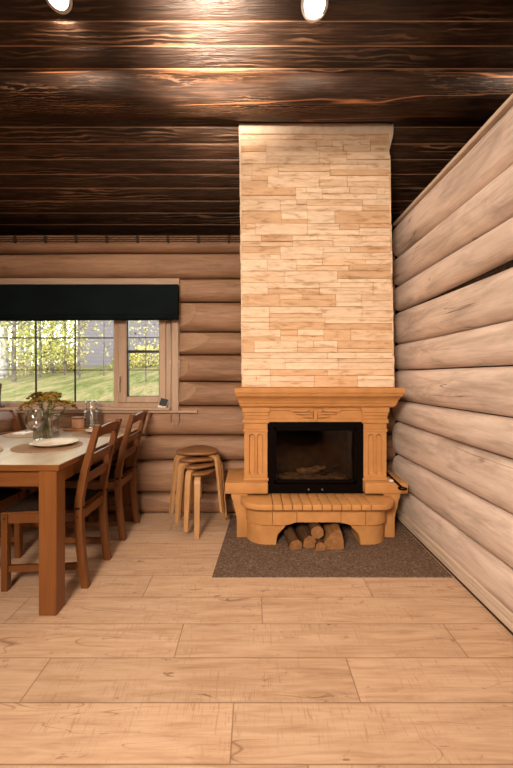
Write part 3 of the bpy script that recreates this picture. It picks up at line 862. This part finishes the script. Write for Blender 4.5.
# ------------------------------------------------------------------ dining table
tb = thing('dining_table', 'honey pine dining table with thick square legs set for a meal', 'table', (-1.475, 2.51, 0))
TT = .782
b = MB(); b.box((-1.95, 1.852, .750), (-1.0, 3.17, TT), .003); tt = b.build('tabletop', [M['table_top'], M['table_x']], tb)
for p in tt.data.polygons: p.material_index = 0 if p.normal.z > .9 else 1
for x0, x1 in ((-1.108, -1.016), (-1.934, -1.842)):
    for y0, y1 in ((1.858, 1.950), (3.06, 3.152)):
        b = MB(); b.box((x0, y0, 0.0005), (x1, y1, .750), .004); b.build('leg', M['table'], tb)
b = MB(); b.box((-1.842, 1.885, .662), (-1.108, 1.907, .750)); b.build('apron', M['table_x'], tb)
b = MB(); b.box((-1.842, 3.10, .662), (-1.108, 3.122, .750)); b.build('apron', M['table_x'], tb)
b = MB(); b.box((-1.065, 1.950, .662), (-1.043, 3.06, .750)); b.build('apron', M['table'], tb)
b = MB(); b.box((-1.907, 1.950, .662), (-1.885, 3.06, .750)); b.build('apron', M['table'], tb)

# ------------------------------------------------------------------ chairs (built facing +X, origin on the floor)
def make_chair():
    t = local_thing('dining_chair', 'x', 'chair')
    for s_ in (-1, 1):
        # rear leg and stile in one sweep
        yb, yt = s_*.160, s_*.168
        path = [(-.238, yb, .0), (-.222, yb, .12), (-.206, s_*.163, .28), (-.200, s_*.165, .42), (-.206, s_*.166, .52), (-.236, yt, .68), (-.275, yt, .82), (-.312, yt, .952)]
        secs = []
        for i, (x, y, z) in enumerate(path):
            w = .036; d = (.040, .042, .044, .046, .044, .040, .036, .032)[i]
            secs.append([(x - d/2, y - w/2, z), (x + d/2, y - w/2, z), (x + d/2, y + w/2, z), (x - d/2, y + w/2, z)])
        b = MB(); b.loft(secs); b.build('back_post', M['chair'], t, smooth=25)
        yf = s_*.190
        b = MB(); b.loft([[(.192 + (.0 if z > .3 else .0), yf - .017, z), (.228, yf - .017, z), (.228, yf + .017, z), (.192, yf + .017, z)] for z in (0.0, .44)])
        b.build('front_leg', M['chair'], t)
        b = MB(); b.bar((-.215, s_*.162, .125), (.192, s_*.188, .125), .020, .036); b.build('stretcher', M['chair'], t)
        b = MB(); b.bar((-.19, s_*.164, .415), (.20, s_*.189, .415), .022, .052); b.build('side_rail', M['chair'], t)
        for hx, hz, part in ((.21, .418, 'f'),):
            b = MB(); b.tube([(hx, s_*.2072, hz), (hx, s_*.2085, hz)], .006, 10); b.build('bolt', M['black'], t)
        b = MB(); b.tube([(-.2, s_*.1835, .418), (-.2, s_*.185, .418)], .006, 10); b.build('bolt', M['black'], t)
    b = MB(); b.box((.196, -.175, .389), (.222, .175, .441)); b.build('front_rail', M['chair_y'], t)
    b = MB(); b.box((-.212, -.148, .389), (-.188, .148, .441)); b.build('rear_rail', M['chair_y'], t)
    b = MB(); b.prism([(-.18, -.148), (-.18, .148), (.232, .205), (.232, -.205)], .441, .452, 'Z'); b.build('seat', M['chair_y'], t)
    def stile_x(z):
        P = [(-.206, .52), (-.236, .68), (-.275, .82), (-.312, .952)]
        for (xa, za), (xb, zb_) in zip(P, P[1:]):
            if z <= zb_: return lerp(xa, xb, (z - za)/(zb_ - za))
        return -.312
    for zt, h, arch in ((.930, .058, .018), (.775, .052, .008), (.655, .052, .008)):
        b = MB(); secs = []
        for k in range(11):
            y = lerp(-.153, .153, k/10.0); e = arch*(1 - (y/.153)**2); cv = -.012*(1 - (y/.153)**2)
            z1, z0 = zt + e, zt - h + e*.7
            secs.append([(stile_x(z0) - .009 + cv, y, z0), (stile_x(z0) + .009 + cv, y, z0), (stile_x(z1) + .009 + cv, y, z1), (stile_x(z1) - .009 + cv, y, z1)])
        b.loft(secs); b.build('back_rail', M['chair_y'], t, smooth=40)
    # cushion
    b = MB(); bm = bmesh.new(); bmesh.ops.create_grid(bm, x_segments=12, y_segments=12, size=1)
    vs0 = []
    top = {}; N = 13
    P = []
    for j in range(N):
        for i in range(N):
            a, c_ = lerp(-1, 1, i/(N-1)), lerp(-1, 1, j/(N-1))
            e = (1 - abs(a)**4)*(1 - abs(c_)**4)
            x = .026 + a*.202; y = c_*lerp(.150, .196, (a+1)/2)
            P.append((x, y, .462 + .036*e**.5))
    Q = [(x, y, .4525) for x, y, z in P]
    bm.free(); fs = []
    for j in range(N-1):
        for i in range(N-1):
            q = j*N+i; fs.append((q, q+1, q+N+1, q+N)); fs.append((N*N+q, N*N+q+N, N*N+q+N+1, N*N+q+1))
    rim = [i for i in range(N)] + [j*N+N-1 for j in range(1, N)] + [(N-1)*N+i for i in range(N-2, -1, -1)] + [j*N for j in range(N-2, 0, -1)]
    for q, q2 in zip(rim, rim[1:] + rim[:1]): fs.append((q, N*N+q, N*N+q2, q2))
    b.add(P + Q, fs); cu = b.build('cushion', M['cushion'], t, smooth=60)
    for s_ in (-1, 1):
        b = MB(); b.tube([(-.165, s_*.14, .468), (-.20, s_*.146, .472), (-.232, s_*.165, .470), (-.20, s_*.19, .468), (-.172, s_*.17, .466)], .006, 6)
        b.build('cushion_tie', M['cushion'], cu)
    return t
c0 = make_chair()
spots = [(-1.22, 2.275, PI, 'stained pine chair nearest the camera at the right side of the dining table'),
         (-1.22, 2.885, PI, 'stained pine chair at the right side of the table, nearest the window wall'),
         (-1.815, 2.275, 0, 'stained pine chair at the left side, only its legs and seat seen under the table'),
         (-1.728, 2.885, 0, 'stained pine chair at the far left of the table, back showing before the window')]
for i, (x, y, rz, lab) in enumerate(spots):
    o = c0 if i == 0 else copy_tree(c0)
    o.location = (x, y, .001); o.rotation_euler = (0, 0, rz); tag(o, lab, 'chair', 'chairs around the dining table')

# ------------------------------------------------------------------ stacked stools
def make_stool():
    t = local_thing('stacking_stool', 'x', 'stool')
    H, SL = .480, .022
    prof = []
    b = MB(); rings = []
    for dz, k in ((0, .955), (.004, .99), (.011, 1.0), (.018, .99), (SL, .96)):
        rings.append([((.165 + .017*math.cos(3*a))*k*math.cos(a), (.165 + .017*math.cos(3*a))*k*math.sin(a), H - SL + dz) for a in [2*PI*i/48 for i in range(48)]])
    b.loft(rings); b.build('seat', M['stool_seat'], t, smooth=50)
    for k in range(3):
        A = 2*PI*k/3; ca, sa = math.cos(A), math.sin(A)
        pts = [(.05, H - SL - .0135), (.12, H - SL - .0135), (.150, H - SL - .0150), (.170, H - SL - .022), (.183, H - SL - .036), (.189, H - SL - .056), (.206, .26), (.232, .001)]
        th = [.024, .024, .024, .024, .024, .024, .022, .020]; wd = [.046]*6 + [.042, .034]
        secs = []
        for i, (r, z) in enumerate(pts):
            p0, p1 = pts[max(i-1, 0)], pts[min(i+1, len(pts)-1)]
            tx, tz = p1[0]-p0[0], p1[1]-p0[1]; L = math.hypot(tx, tz); nx_, nz_ = -tz/L, tx/L
            if i == len(pts)-1: nx_, nz_ = 1, 0
            ring = []
            for sn, sw in ((-1, -1), (1, -1), (1, 1), (-1, 1)):
                rr = r + nx_*th[i]/2*sn; zz = z + nz_*th[i]/2*sn; w = wd[i]/2*sw
                ring.append((rr*ca - w*sa, rr*sa + w*ca, zz))
            secs.append(ring)
        b = MB(); b.loft(secs); b.build('leg', M['stool_leg'], t, smooth=40)
    return t
s0 = make_stool(); SX, SY = -.444, 2.975
labs = ['three-legged bentwood stool at the bottom of the stack, standing on the floor', 'three-legged bentwood stool second from the bottom of the stack',
        'three-legged bentwood stool third from the bottom, just under the top stool', 'three-legged bentwood stool on top of the stack by the log wall']
for i in range(4):
    o = s0 if i == 0 else copy_tree(s0)
    o.location = (SX - .004*i, SY,   .0015 + .0515*i); o.rotation_euler = (0, 0, R(-86 - 20*i)); tag(o, labs[i], 'stool', 'stacked bentwood stools')

# ------------------------------------------------------------------ things on the table
def place_mat(x, y, r, lab, mat, rot=0):
    b = MB(); b.lathe([(r*.02, .0005), (r, .0005), (r*1.005, .003), (r*.985, .0055), (r*.02, .0055)], (x, y, TT), 40)
    tag(b.build('placemat', mat, loc=(x, y, TT), smooth=30), lab, 'placemat', 'round placemats on the table')
def plate(x, y, r, lab, dz=.006):
    b = MB(); b.lathe([(r*.05, .001), (r*.62, .001), (r*.70, .006), (r*.98, .020), (r, .0225), (r*.985, .0235), (r*.68, .0095), (r*.60, .0065), (r*.05, .006)], (x, y, TT + dz), 40)
    tag(b.build('plate', M['ceramic'], loc=(x, y, TT + dz), smooth=50), lab, 'plate', 'plates on the table')
place_mat(-1.335, 2.345, .205, 'round woven placemat under the nearest cream plate', M['mat_dark'])
plate(-1.300, 2.36, .142, 'cream plate on the placemat nearest the camera')
place_mat(-1.225, 2.885, .20, 'round woven placemat before the far right chair', M['mat_dark'])
plate(-1.215, 2.90, .125, 'cream plate before the far right chair, partly behind the near chair back')
place_mat(-1.735, 2.86, .205, 'round woven placemat at the left edge of the table with a white napkin', M['mat'])
b = MB(); vs = []; fs = []; n_ = 10
for j in range(n_+1):
    for i in range(n_+1):
        x = -1.86 + .10*i/n_; y = 2.78 + .10*j/n_
        vs.append((x, y, TT + .010 + .014*abs(mnoise.noise(Vector((x*22, y*22, 3))))))
for j in range(n_):
    for i in range(n_):
        a = j*(n_+1)+i; fs.append((a, a+1, a+n_+2, a+n_+1))
k0 = len(vs); vs += [(x, y, TT + .0062) for x, y, z in vs]
fs += [(k0 + a, k0 + b_, k0 + c_, k0 + d) for a, d, c_, b_ in fs]
rim = [i for i in range(n_+1)] + [j*(n_+1)+n_ for j in range(1, n_+1)] + [n_*(n_+1)+i for i in range(n_-1, -1, -1)] + [j*(n_+1) for j in range(n_-1, 0, -1)]
fs += [(q, q2, k0+q2, k0+q) for q, q2 in zip(rim, rim[1:] + rim[:1])]
b.add(vs, fs); tag(b.build('napkin', M['napkin'], loc=(-1.81, 2.83, TT+.006), smooth=60), 'small crumpled white napkin on the left placemat', 'napkin')
place_mat(-1.72, 2.12, .205, 'round woven placemat at the near left corner of the table', M['mat'])

# wine glass
gx, gy = -1.480, 2.44
wg = thing('wine_glass', 'clear stemmed wine glass standing before the flower vase', 'glass', (gx, gy, TT))
b = MB(); b.lathe([(.002, .086), (.022, .090), (.044, .108), (.056, .140), (.056, .170), (.047, .226), (.0455, .227), (.0455, .225), (.0540, .170), (.0540, .141), (.042, .110), (.020, .0925), (.002, .089)], (gx, gy, TT), 28); b.build('bowl', M['glass'], wg, smooth=60)
b = MB(); b.lathe([(.006, .002), (.0042, .02), (.004, .07), (.008, .087)], (gx, gy, TT), 12); b.build('stem', M['glass'], wg, smooth=60)
b = MB(); b.lathe([(.002, .0005), (.042, .0005), (.042, .002), (.02, .0035), (.004, .009)], (gx, gy, TT), 28); b.build('foot', M['glass'], wg, smooth=60)
# vase with dried flowers
vx, vy = -1.490, 2.60
va = thing('glass_vase', 'square clear glass vase holding yellow dried flowers', 'vase', (vx, vy, TT))
b = MB(); b.lathe([(.002, .0005), (.064, .0005), (.070, .006), (.068, .06), (.064, .13), (.066, .165), (.076, .182), (.074, .183), (.063, .166), (.061, .13), (.064, .06), (.063, .016), (.002, .014)], (vx, vy, TT), 32, sq=6)
b.build('vase_body', M['glass'], va, smooth=50)
b = MB(); b.lathe([(.002, .0155), (.061, .0165), (.0625, .06), (.0595, .11), (.002, .11)], (vx, vy, TT), 32, sq=6); b.build('water', M['water'], va, smooth=50)
rs = random.Random(5)
def flower():
    t = local_thing('flower_stem', 'x', 'flower')
    b = MB(); b.tube([(0, 0, 0), (.006, .002, .08), (.014, .0, .16), (.030, .004, .22)], [.0028, .0026, .0024, .002], 6)
    for k in range(5):
        a = k*1.26; b.tube([(.020, .002, .185 + .004*k), (.028 + .02*math.cos(a), .003 + .02*math.sin(a), .212), (.034 + .032*math.cos(a), .004 + .032*math.sin(a), .232)], .0014, 5)
    for k in range(3):
        z = .10 + .03*k; b.add([(.008, 0, z), (.022, .012*(-1)**k, z + .02), (.040, .014*(-1)**k, z + .015), (.024, .002, z + .008)], [(0, 1, 2, 3)])
    b.build('stem', M['vgreen'], t)
    b = MB()
    for k in range(17):
        a = k*2.4; rr = .048*math.sqrt(k/17.0)
        b.blob((.034 + rr*math.cos(a), .004 + rr*math.sin(a), .236 - rr*.25 + .010*rs.random()), (.0105, .0105, .007), 1, .5)
    b.build('flower_head', M['yellow'], t)
    return t
f0 = flower()
for i in range(9):
    o = f0 if i == 0 else copy_tree(f0)
    a = i*2.4 + .4; tilt = (5, 20, 24, 14, 27, 18, 24, 10, 28)[i]
    o.rotation_euler = (R(rs.uniform(-6, 6)), R(tilt), a); o.location = (vx - .028*math.cos(a), vy - .028*math.sin(a), TT + .046 - (.004 * i if i > 4 else 0))
    s_ = rs.uniform(1.12, 1.38); o.scale = (s_, s_, s_)
    tag(o, 'dried mustard-yellow flower stem in the glass vase on the table', 'flower', 'dried flowers in the glass vase')
# tray, candle cup and glass jar near the window
b = MB(); b.box((-1.575, 2.985, TT + .0005), (-1.305, 3.155, TT + .016), .006, 2)
tag(b.build('serving_board', M['tray'], loc=(-1.44, 3.07, TT), smooth=40), 'small brown wooden board under the cup and jar at the window end', 'board')
cu = thing('candle_cup', 'peach straight-sided cup with a wooden lid beside the glass jar', 'cup', (-1.487, 3.07, TT + .0165))
b = MB(); b.lathe([(.002, .0), (.050, .0), (.053, .006), (.053, .076), (.050, .080), (.002, .080)], (-1.487, 3.07, TT + .017), 28); b.build('cup_body', M['candle'], cu, smooth=40)
b = MB(); b.lathe([(.002, .0805), (.055, .0805), (.056, .084), (.055, .092), (.002, .094)], (-1.487, 3.07, TT + .017), 28); b.build('lid', M['tray'], cu, smooth=40)
jx, jy = -1.374, 3.065
ja = thing('glass_jar', 'clear ribbed glass storage jar with glass stopper by the window', 'jar', (jx, jy, TT + .0165))
prof = [(.002, .0)]; inner = []
for k in range(19):
    z = .003 + .132*k/18; r = .058 + .0035*math.cos(k*2*PI/3); prof.append((r, z)); inner.append((r - .004, max(z, .008)))
prof += [(.050, .148), (.046, .160), (.050, .166), (.046, .167), (.042, .160), (.046, .147)] + inner[::-1] + [(.002, .008)]
b = MB(); b.lathe(prof, (jx, jy, TT + .017), 28); b.build('jar_body', M['glass'], ja, smooth=60)
b = MB(); b.lathe([(.002, .168), (.051, .168), (.054, .176), (.050, .184), (.047, .196), (.051, .208), (.049, .226), (.036, .236), (.002, .238)], (jx, jy, TT + .017), 28); b.build('stopper', M['glass'], ja, smooth=60)

# sill objects
sg = thing('small_gadget', 'small white gadget with a black screen leaning at the right end of the window sill', 'gadget', (-.812, 3.2, .9575))
b = MB(); rt = Matrix.Translation((-.812, 3.205, .9575)) @ Matrix.Rotation(R(14), 4, 'Y') @ Matrix.Rotation(R(-22), 4, 'X')
b.box((-.038, .0, .0), (.038, .012, .088), .004, 1, 0, None, rt); b.box((-.036, -.012, .004), (.036, .03, .016), .003, 1, 0, None, Matrix.Translation((-.812, 3.205, .9545)))
b.build('case', M['white'], sg)
b = MB(); b.box((-.034, -.002, .016), (.035, .0, .086), 0, 1, 0, None, rt); b.build('screen', M['black'], sg)
b = MB(); b.lathe([(.002, 0), (.040, 0), (.042, .012), (.030, .03), (.016, .045), (.013, .10), (.016, .15), (.022, .20), (.020, .215), (.002, .22)], (-2.268, 3.215, .9575), 20)
tag(b.build('candlestick', M['brown_obj'], loc=(-2.268, 3.215, .9575), smooth=50), 'dark brown turned candlestick on the window sill, cut by the left picture edge', 'candlestick')

# ------------------------------------------------------------------ ceiling downlights
nrm = Vector((0, -math.sin(TH), -math.cos(TH)))
rotm = nrm.to_track_quat('Z', 'Y').to_matrix().to_4x4()
for px, py, lab in ((58, -5, 'round recessed ceiling lamp at upper left, above the dining table'), (314.5, 3.5, 'round recessed ceiling lamp at upper centre, above the fireplace floor')):
    k = (376 - py) / 360.0; Yl = 3.87 / (k + .656); xl = (px - 253) / 360 * Yl
    base = Vector((xl, Yl, zc(Yl))) + nrm * .006
    t = thing('ceiling_lamp', lab, 'lamp', tuple(base), group='recessed ceiling lamps')
    Mx = Matrix.Translation(base) @ rotm
    b = MB(); b.lathe([(.066, .0), (.086, .0), (.086, .006), (.080, .010), (.066, .010)], (0, 0, 0), 36)
    b.f = b.f[:-2]; b.m = b.m[:-2]; b.c = b.c[:-2]
    n36 = 36; last = 4*n36
    for i in range(n36):
        j = (i+1) % n36; b.f.append((last+i, last+j, j, i)); b.m.append(0); b.c.append(None)
    b.v = [tuple(Mx @ Vector(v)) for v in b.v]; b.build('trim_ring', M['white'], t, smooth=40)
    b = MB(); b.lathe([(.002, .003), (.067, .003), (.067, .007), (.002, .008)], (0, 0, 0), 36)
    b.v = [tuple(Mx @ Vector(v)) for v in b.v]; b.build('lamp_disc', M['lamp'], t, smooth=40)

# ------------------------------------------------------------------ garden seen through the window
def hill(x, y):
    t = max(0, y - 4.0)
    z = .25 + .62*(1 - math.exp(-t/3.0)) + .085*t + .075*(x + 4)*min(1, t/8)
    return z + .05*mnoise.noise(Vector((x*.7, y*.7, 0)))
b = MB(); vs = []; fs = []; nx, ny = 60, 50
for j in range(ny+1):
    for i in range(nx+1):
        x = lerp(-34, 12, i/nx); y = 3.6 + 36*(j/ny)**1.7
        vs.append((x, y, hill(x, y) if y > 3.61 else .2))
for j in range(ny):
    for i in range(nx):
        a = j*(nx+1)+i; fs.append((a, a+1, a+nx+2, a+nx+1))
m = NM('lawn_grass'); n1 = m.noise(m.coords((1, .22, 1), False), 3.6, 6, .8); n2 = m.noise(m.coords((1, .2, 1), False), 26, 3)
c = m.ramp(n1, [(.36, (.060, .075, .018)), (.47, (.12, .13, .038)), (.54, (.18, .16, .07)), (.62, (.25, .18, .11))])
c = m.mix(.5, c, m.ramp(n2, [(.3, (.4, .4, .35)), (.7, (1, 1, 1))]), 'MULTIPLY')
M['grass'] = m.fin(c, .9, .1)
b.add(vs, fs); g_ = b.build('lawn', M['grass'], smooth=180); tag(g_, 'sunlit sloping lawn outside the window', 'lawn', kind='stuff')

M['birch'] = plain('birch_bark', (.34, .31, .28), .8, .2, 0, .35, 9)
M['greybark'] = plain('grey_bark', (.14, .12, .10), .85, .2, 0, .3, 9)
M['leaf_y'] = plain('yellow_green_leaf', (.46, .41, .14), .7, .2, 0, .4, 3)
M['leaf_g'] = plain('green_leaf', (.33, .34, .10), .7, .2, 0, .4, 3)
LEAF = 6
def tree(px, Y, r, h, bark, leaf, nleaf, lab, crown=(1.3, 1.3), zlo=1.2, seed=0, lean=0):
    rs = random.Random(seed); x = (px - 253)/360*Y; z0 = hill(x, Y) - .05
    t = thing('birch_tree' if bark == 'birch' else 'garden_tree', lab, 'tree', (x, Y, z0), group='trees outside the window')
    b = MB(); pts = [(x + lean*k/8 + .05*mnoise.noise(Vector((k*.6, seed, 0))), Y, z0 + h*k/8.0) for k in range(9)]
    b.tube(pts, [r*(1 - .09*k) for k in range(9)], 8)
    for k in range(7):
        i = 2 + k % 6; a = rs.uniform(0, 2*PI); L = rs.uniform(.5, 1.1); p = Vector(pts[i])
        b.tube([p, p + Vector((math.cos(a)*L*.5, math.sin(a)*L*.4, L*.35)), p + Vector((math.cos(a)*L, math.sin(a)*L*.7, L*.6))], [r*.35, r*.25, r*.12], 5)
    b.build('trunk', M[bark], t, smooth=60)
    b = MB()
    for k in range(int(nleaf*LEAF)):
        a = rs.uniform(0, 2*PI); q = math.sqrt(rs.random())
        c = Vector((x + lean*.5 + math.cos(a)*crown[0]*q, Y + math.sin(a)*crown[1]*q, z0 + lerp(zlo, h, rs.random())))
        s_ = rs.uniform(.018, .048)*Y/11.0
        u = Vector((rs.uniform(-1, 1), rs.uniform(-1, 1), rs.uniform(-1, 1))).normalized(); w = u.cross(Vector((rs.uniform(-1, 1), rs.uniform(-1, 1), rs.uniform(-1, 1)))).normalized()
        b.add([c + u*s_*1.3, c + w*s_*.7, c - u*s_*1.3, c - w*s_*.7], [(0, 1, 2, 3)])
    f_ = b.build('foliage', M[leaf], t); f_['kind'] = 'stuff'
tree(4, 11.5, .13, 6.5, 'birch', 'leaf_y', 150, 'thick pale birch at the far left of the window', (1.2, 1), 1.0, 1)
tree(14, 9.5, .060, 6, 'greybark', 'leaf_y', 170, 'thin grey-trunked tree left of the first glazing bar', (1.2, 1), 1.0, 2)
tree(21, 14, .12, 7, 'birch', 'leaf_y', 160, 'pale birch just right of the thin grey tree', (1.5, 1.2), 1.3, 3)
tree(28, 13, .10, 7, 'birch', 'leaf_y', 160, 'pale birch close to the left side of the first glazing bar', (1.3, 1.2), 1.3, 4)
tree(40, 10, .04, 5.5, 'greybark', 'leaf_g', 700, 'leafy green tree between the two glazing bars', (.9, 1.0), .5, 5)
tree(52, 12, .06, 6.5, 'greybark', 'leaf_g', 900, 'large leafy green tree in the middle of the wide pane', (1.0, 1.2), .5, 6)
tree(65, 11, .04, 6, 'greybark', 'leaf_y', 430, 'yellow-green tree left of the second glazing bar', (.62, .8), .4, 7)
tree(79, 9, .040, 5, 'greybark', 'leaf_y', 50, 'slim bare-stemmed tree right of the second glazing bar before the grey house', (.6, .7), .9, 8)
tree(104, 9.5, .018, 3.5, 'greybark', 'leaf_y', 35, 'thin sapling before the grey house at the right of the wide pane', (.8, .6), .6, 9)
tree(146, 8, .018, 3.4, 'greybark', 'leaf_y', 150, 'yellow-leaved sapling before the grey house seen in the narrow casement', (.62, .5), .8, 10)
for k, (px, Y, h, w_, lf) in enumerate(((6, 13, 1.0, 1.1, 'leaf_y'), (30, 15, .9, 1.2, 'leaf_g'), (47, 12.5, 1.1, .9, 'leaf_y'), (58, 14, 1.2, .8, 'leaf_g'), (70, 13, .9, .5, 'leaf_y'), (128, 13, .6, .8, 'leaf_g'), (150, 12, .7, .9, 'leaf_y'))):
    rs = random.Random(90 + k); x = (px - 253)/360*Y; z0 = hill(x, Y) - .03
    t = thing('garden_shrub', ('leftmost', 'second from the left', 'third from the left', 'middle one', 'fifth from the left', 'sixth from the left', 'rightmost')[k] + ' of the seven low shrubs beyond the lawn outside the window', 'shrub', (x, Y, z0), group='shrubs outside the window')
    b = MB()
    for q in range(6): b.tube([(x, Y, z0), (x + rs.uniform(-.5, .5)*w_, Y + rs.uniform(-.3, .3), z0 + h*.8)], [.012, .005], 5)
    b.build('stem', M['greybark'], t); b = MB()
    for q in range(900):
        a = rs.uniform(0, 2*PI); rr = math.sqrt(rs.random())*w_; zz = rs.random()
        c = Vector((x + rr*math.cos(a)*(1 - .5*zz), Y + .5*rr*math.sin(a), z0 + h*zz)); s_ = rs.uniform(.02, .05)
        u = Vector((rs.uniform(-1, 1), rs.uniform(-1, 1), rs.uniform(-1, 1))).normalized(); w = u.cross(Vector((rs.uniform(-1, 1), rs.uniform(-1, 1), rs.uniform(-1, 1)))).normalized()
        b.add([c + u*s_*1.3, c + w*s_*.7, c - u*s_*1.3, c - w*s_*.7], [(0, 1, 2, 3)])
    f_ = b.build('foliage', M[lf], t); f_['kind'] = 'stuff'
tree(35, 22, .10, 9, 'greybark', 'leaf_y', 900, 'distant yellow-green tree far behind the first glazing bar', (3.2, 2.0), .6, 14)

hs = thing('garden_house', 'grey lavender timber house beyond the lawn', 'house', (-5.4, 17.5, 1.5))
M['siding'] = NM('grey_siding'); m = M['siding']
sp = m.node('ShaderNodeSeparateXYZ', {0: m.node('ShaderNodeTexCoord').outputs['Object']})
fz = m.math('FRACT', m.math('MULTIPLY', sp.outputs[2], 5.5))
c = m.ramp(fz, [(.0, (.16, .145, .165)), (.10, (.205, .185, .21)), (1.0, (.235, .215, .24))])
M['siding'] = m.fin(c, .8, .2)
b = MB(); b.box((-8.0, 16.5, .6), (-2.2, 21, 4.6)); b.build('house_wall', M['siding'], hs)
b = MB(); b.prism([(-8.5, 4.5), (-1.7, 4.5), (-5.1, 7.0)], 16.0, 21.5, 'Y'); b.build('roof', plain('grey_roof', (.2, .18, .19), .8, .2), hs)
b = MB(); b.box((-4.75, 16.44, 1.5), (-4.15, 16.52, 2.5)); b.build('window', plain('pale_shutter', (.28, .27, .30), .6, .3), hs)

# ------------------------------------------------------------------ light
w = bpy.data.worlds.new('overcast_sky'); scn.world = w; w.use_nodes = True
nt = w.node_tree; bg = nt.nodes['Background']; bg.inputs[0].default_value = (1.0, .985, .95, 1); bg.inputs[1].default_value = 5.5

def area(name, loc, target, power, size, color=(1, .80, .60), spread=PI):
    d = bpy.data.lights.new(name, 'AREA'); d.shape = 'DISK'; d.size = size; d.energy = power; d.color = color; d.spread = spread
    o = bpy.data.objects.new(name, d); col.objects.link(o); o.location = loc
    o.rotation_euler = (Vector(target) - Vector(loc)).to_track_quat('-Z', 'Y').to_euler(); return o
WARM = (1.0, .785, .595)
# the two recessed lamps in view, plus more added out of view
for x in (-1.24, .39, 2.02):
    p = Vector((x, 2.306, zc(2.306))) + nrm*.03
    area('downlight_and_fill', p, p + Vector((0, -.1, -1)), 7, .14, WARM)
for x in (-1.24, .39):  # unseen lights, added to help light the room
    for y in (1.25, .35):
        p = Vector((x, y, zc(y))) + nrm*.03
        area('downlight_and_fill', p, p + Vector((0, .12, -1)), 12, .3, WARM)
# big soft fill light added behind the camera to brighten the room
area('added_room_fill', (-.9, -1.0, 2.3), (.35, 2.2, .35), 76, .9, WARM, R(108))
# spot added out of view to brighten the near ceiling boards
d = bpy.data.lights.new('added_ceiling_spot', 'SPOT'); d.energy = 330; d.shadow_soft_size = .14; d.color = WARM; d.spot_size = R(66); d.spot_blend = 1.0
o = bpy.data.objects.new('added_ceiling_spot', d); col.objects.link(o); o.location = (-.34, 1.60, 3.0)
o.rotation_euler = (Vector((-.27, 2.47, 3.50)) - o.location).to_track_quat('-Z', 'Y').to_euler()
d = bpy.data.lights.new('added_point_fill', 'POINT'); d.energy = 12; d.shadow_soft_size = .15; d.color = WARM  # omni fill added above the frame for the near ceiling
o = bpy.data.objects.new('added_point_fill', d); col.objects.link(o); o.location = (-.3, 1.0, 3.75)
# overcast daylight at the window
d = bpy.data.lights.new('window_portal', 'AREA'); d.shape = 'RECTANGLE'; d.size = 2.1; d.size_y = 1.1
o = bpy.data.objects.new('window_portal', d); col.objects.link(o); o.location = (-1.74, 3.50, 1.54); o.rotation_euler = (R(-90), 0, 0)
d.cycles.is_portal = True

# ------------------------------------------------------------------ camera
cd = bpy.data.cameras.new('camera'); cam = bpy.data.objects.new('camera', cd); col.objects.link(cam)
cam.location = (0, 0, CAMZ); cam.rotation_euler = (R(90), 0, 0)
cd.sensor_fit = 'HORIZONTAL'; cd.sensor_width = 24; cd.lens = 24*360/513.0
cd.shift_x = 3.5/513; cd.shift_y = -8/513; cd.clip_start = .05
scn.camera = cam
vs_ = scn.view_settings
scn.display_settings.display_device = 'sRGB'
vs_.view_transform = 'Standard'; vs_.look = 'None'; vs_.exposure = 0.0; vs_.gamma = 1.0; vs_.use_curve_mapping = False
scn.cycles.max_bounces = 10; scn.cycles.transparent_max_bounces = 24
scn.cycles.sample_clamp_indirect = 6
scn.cycles.use_denoising = True
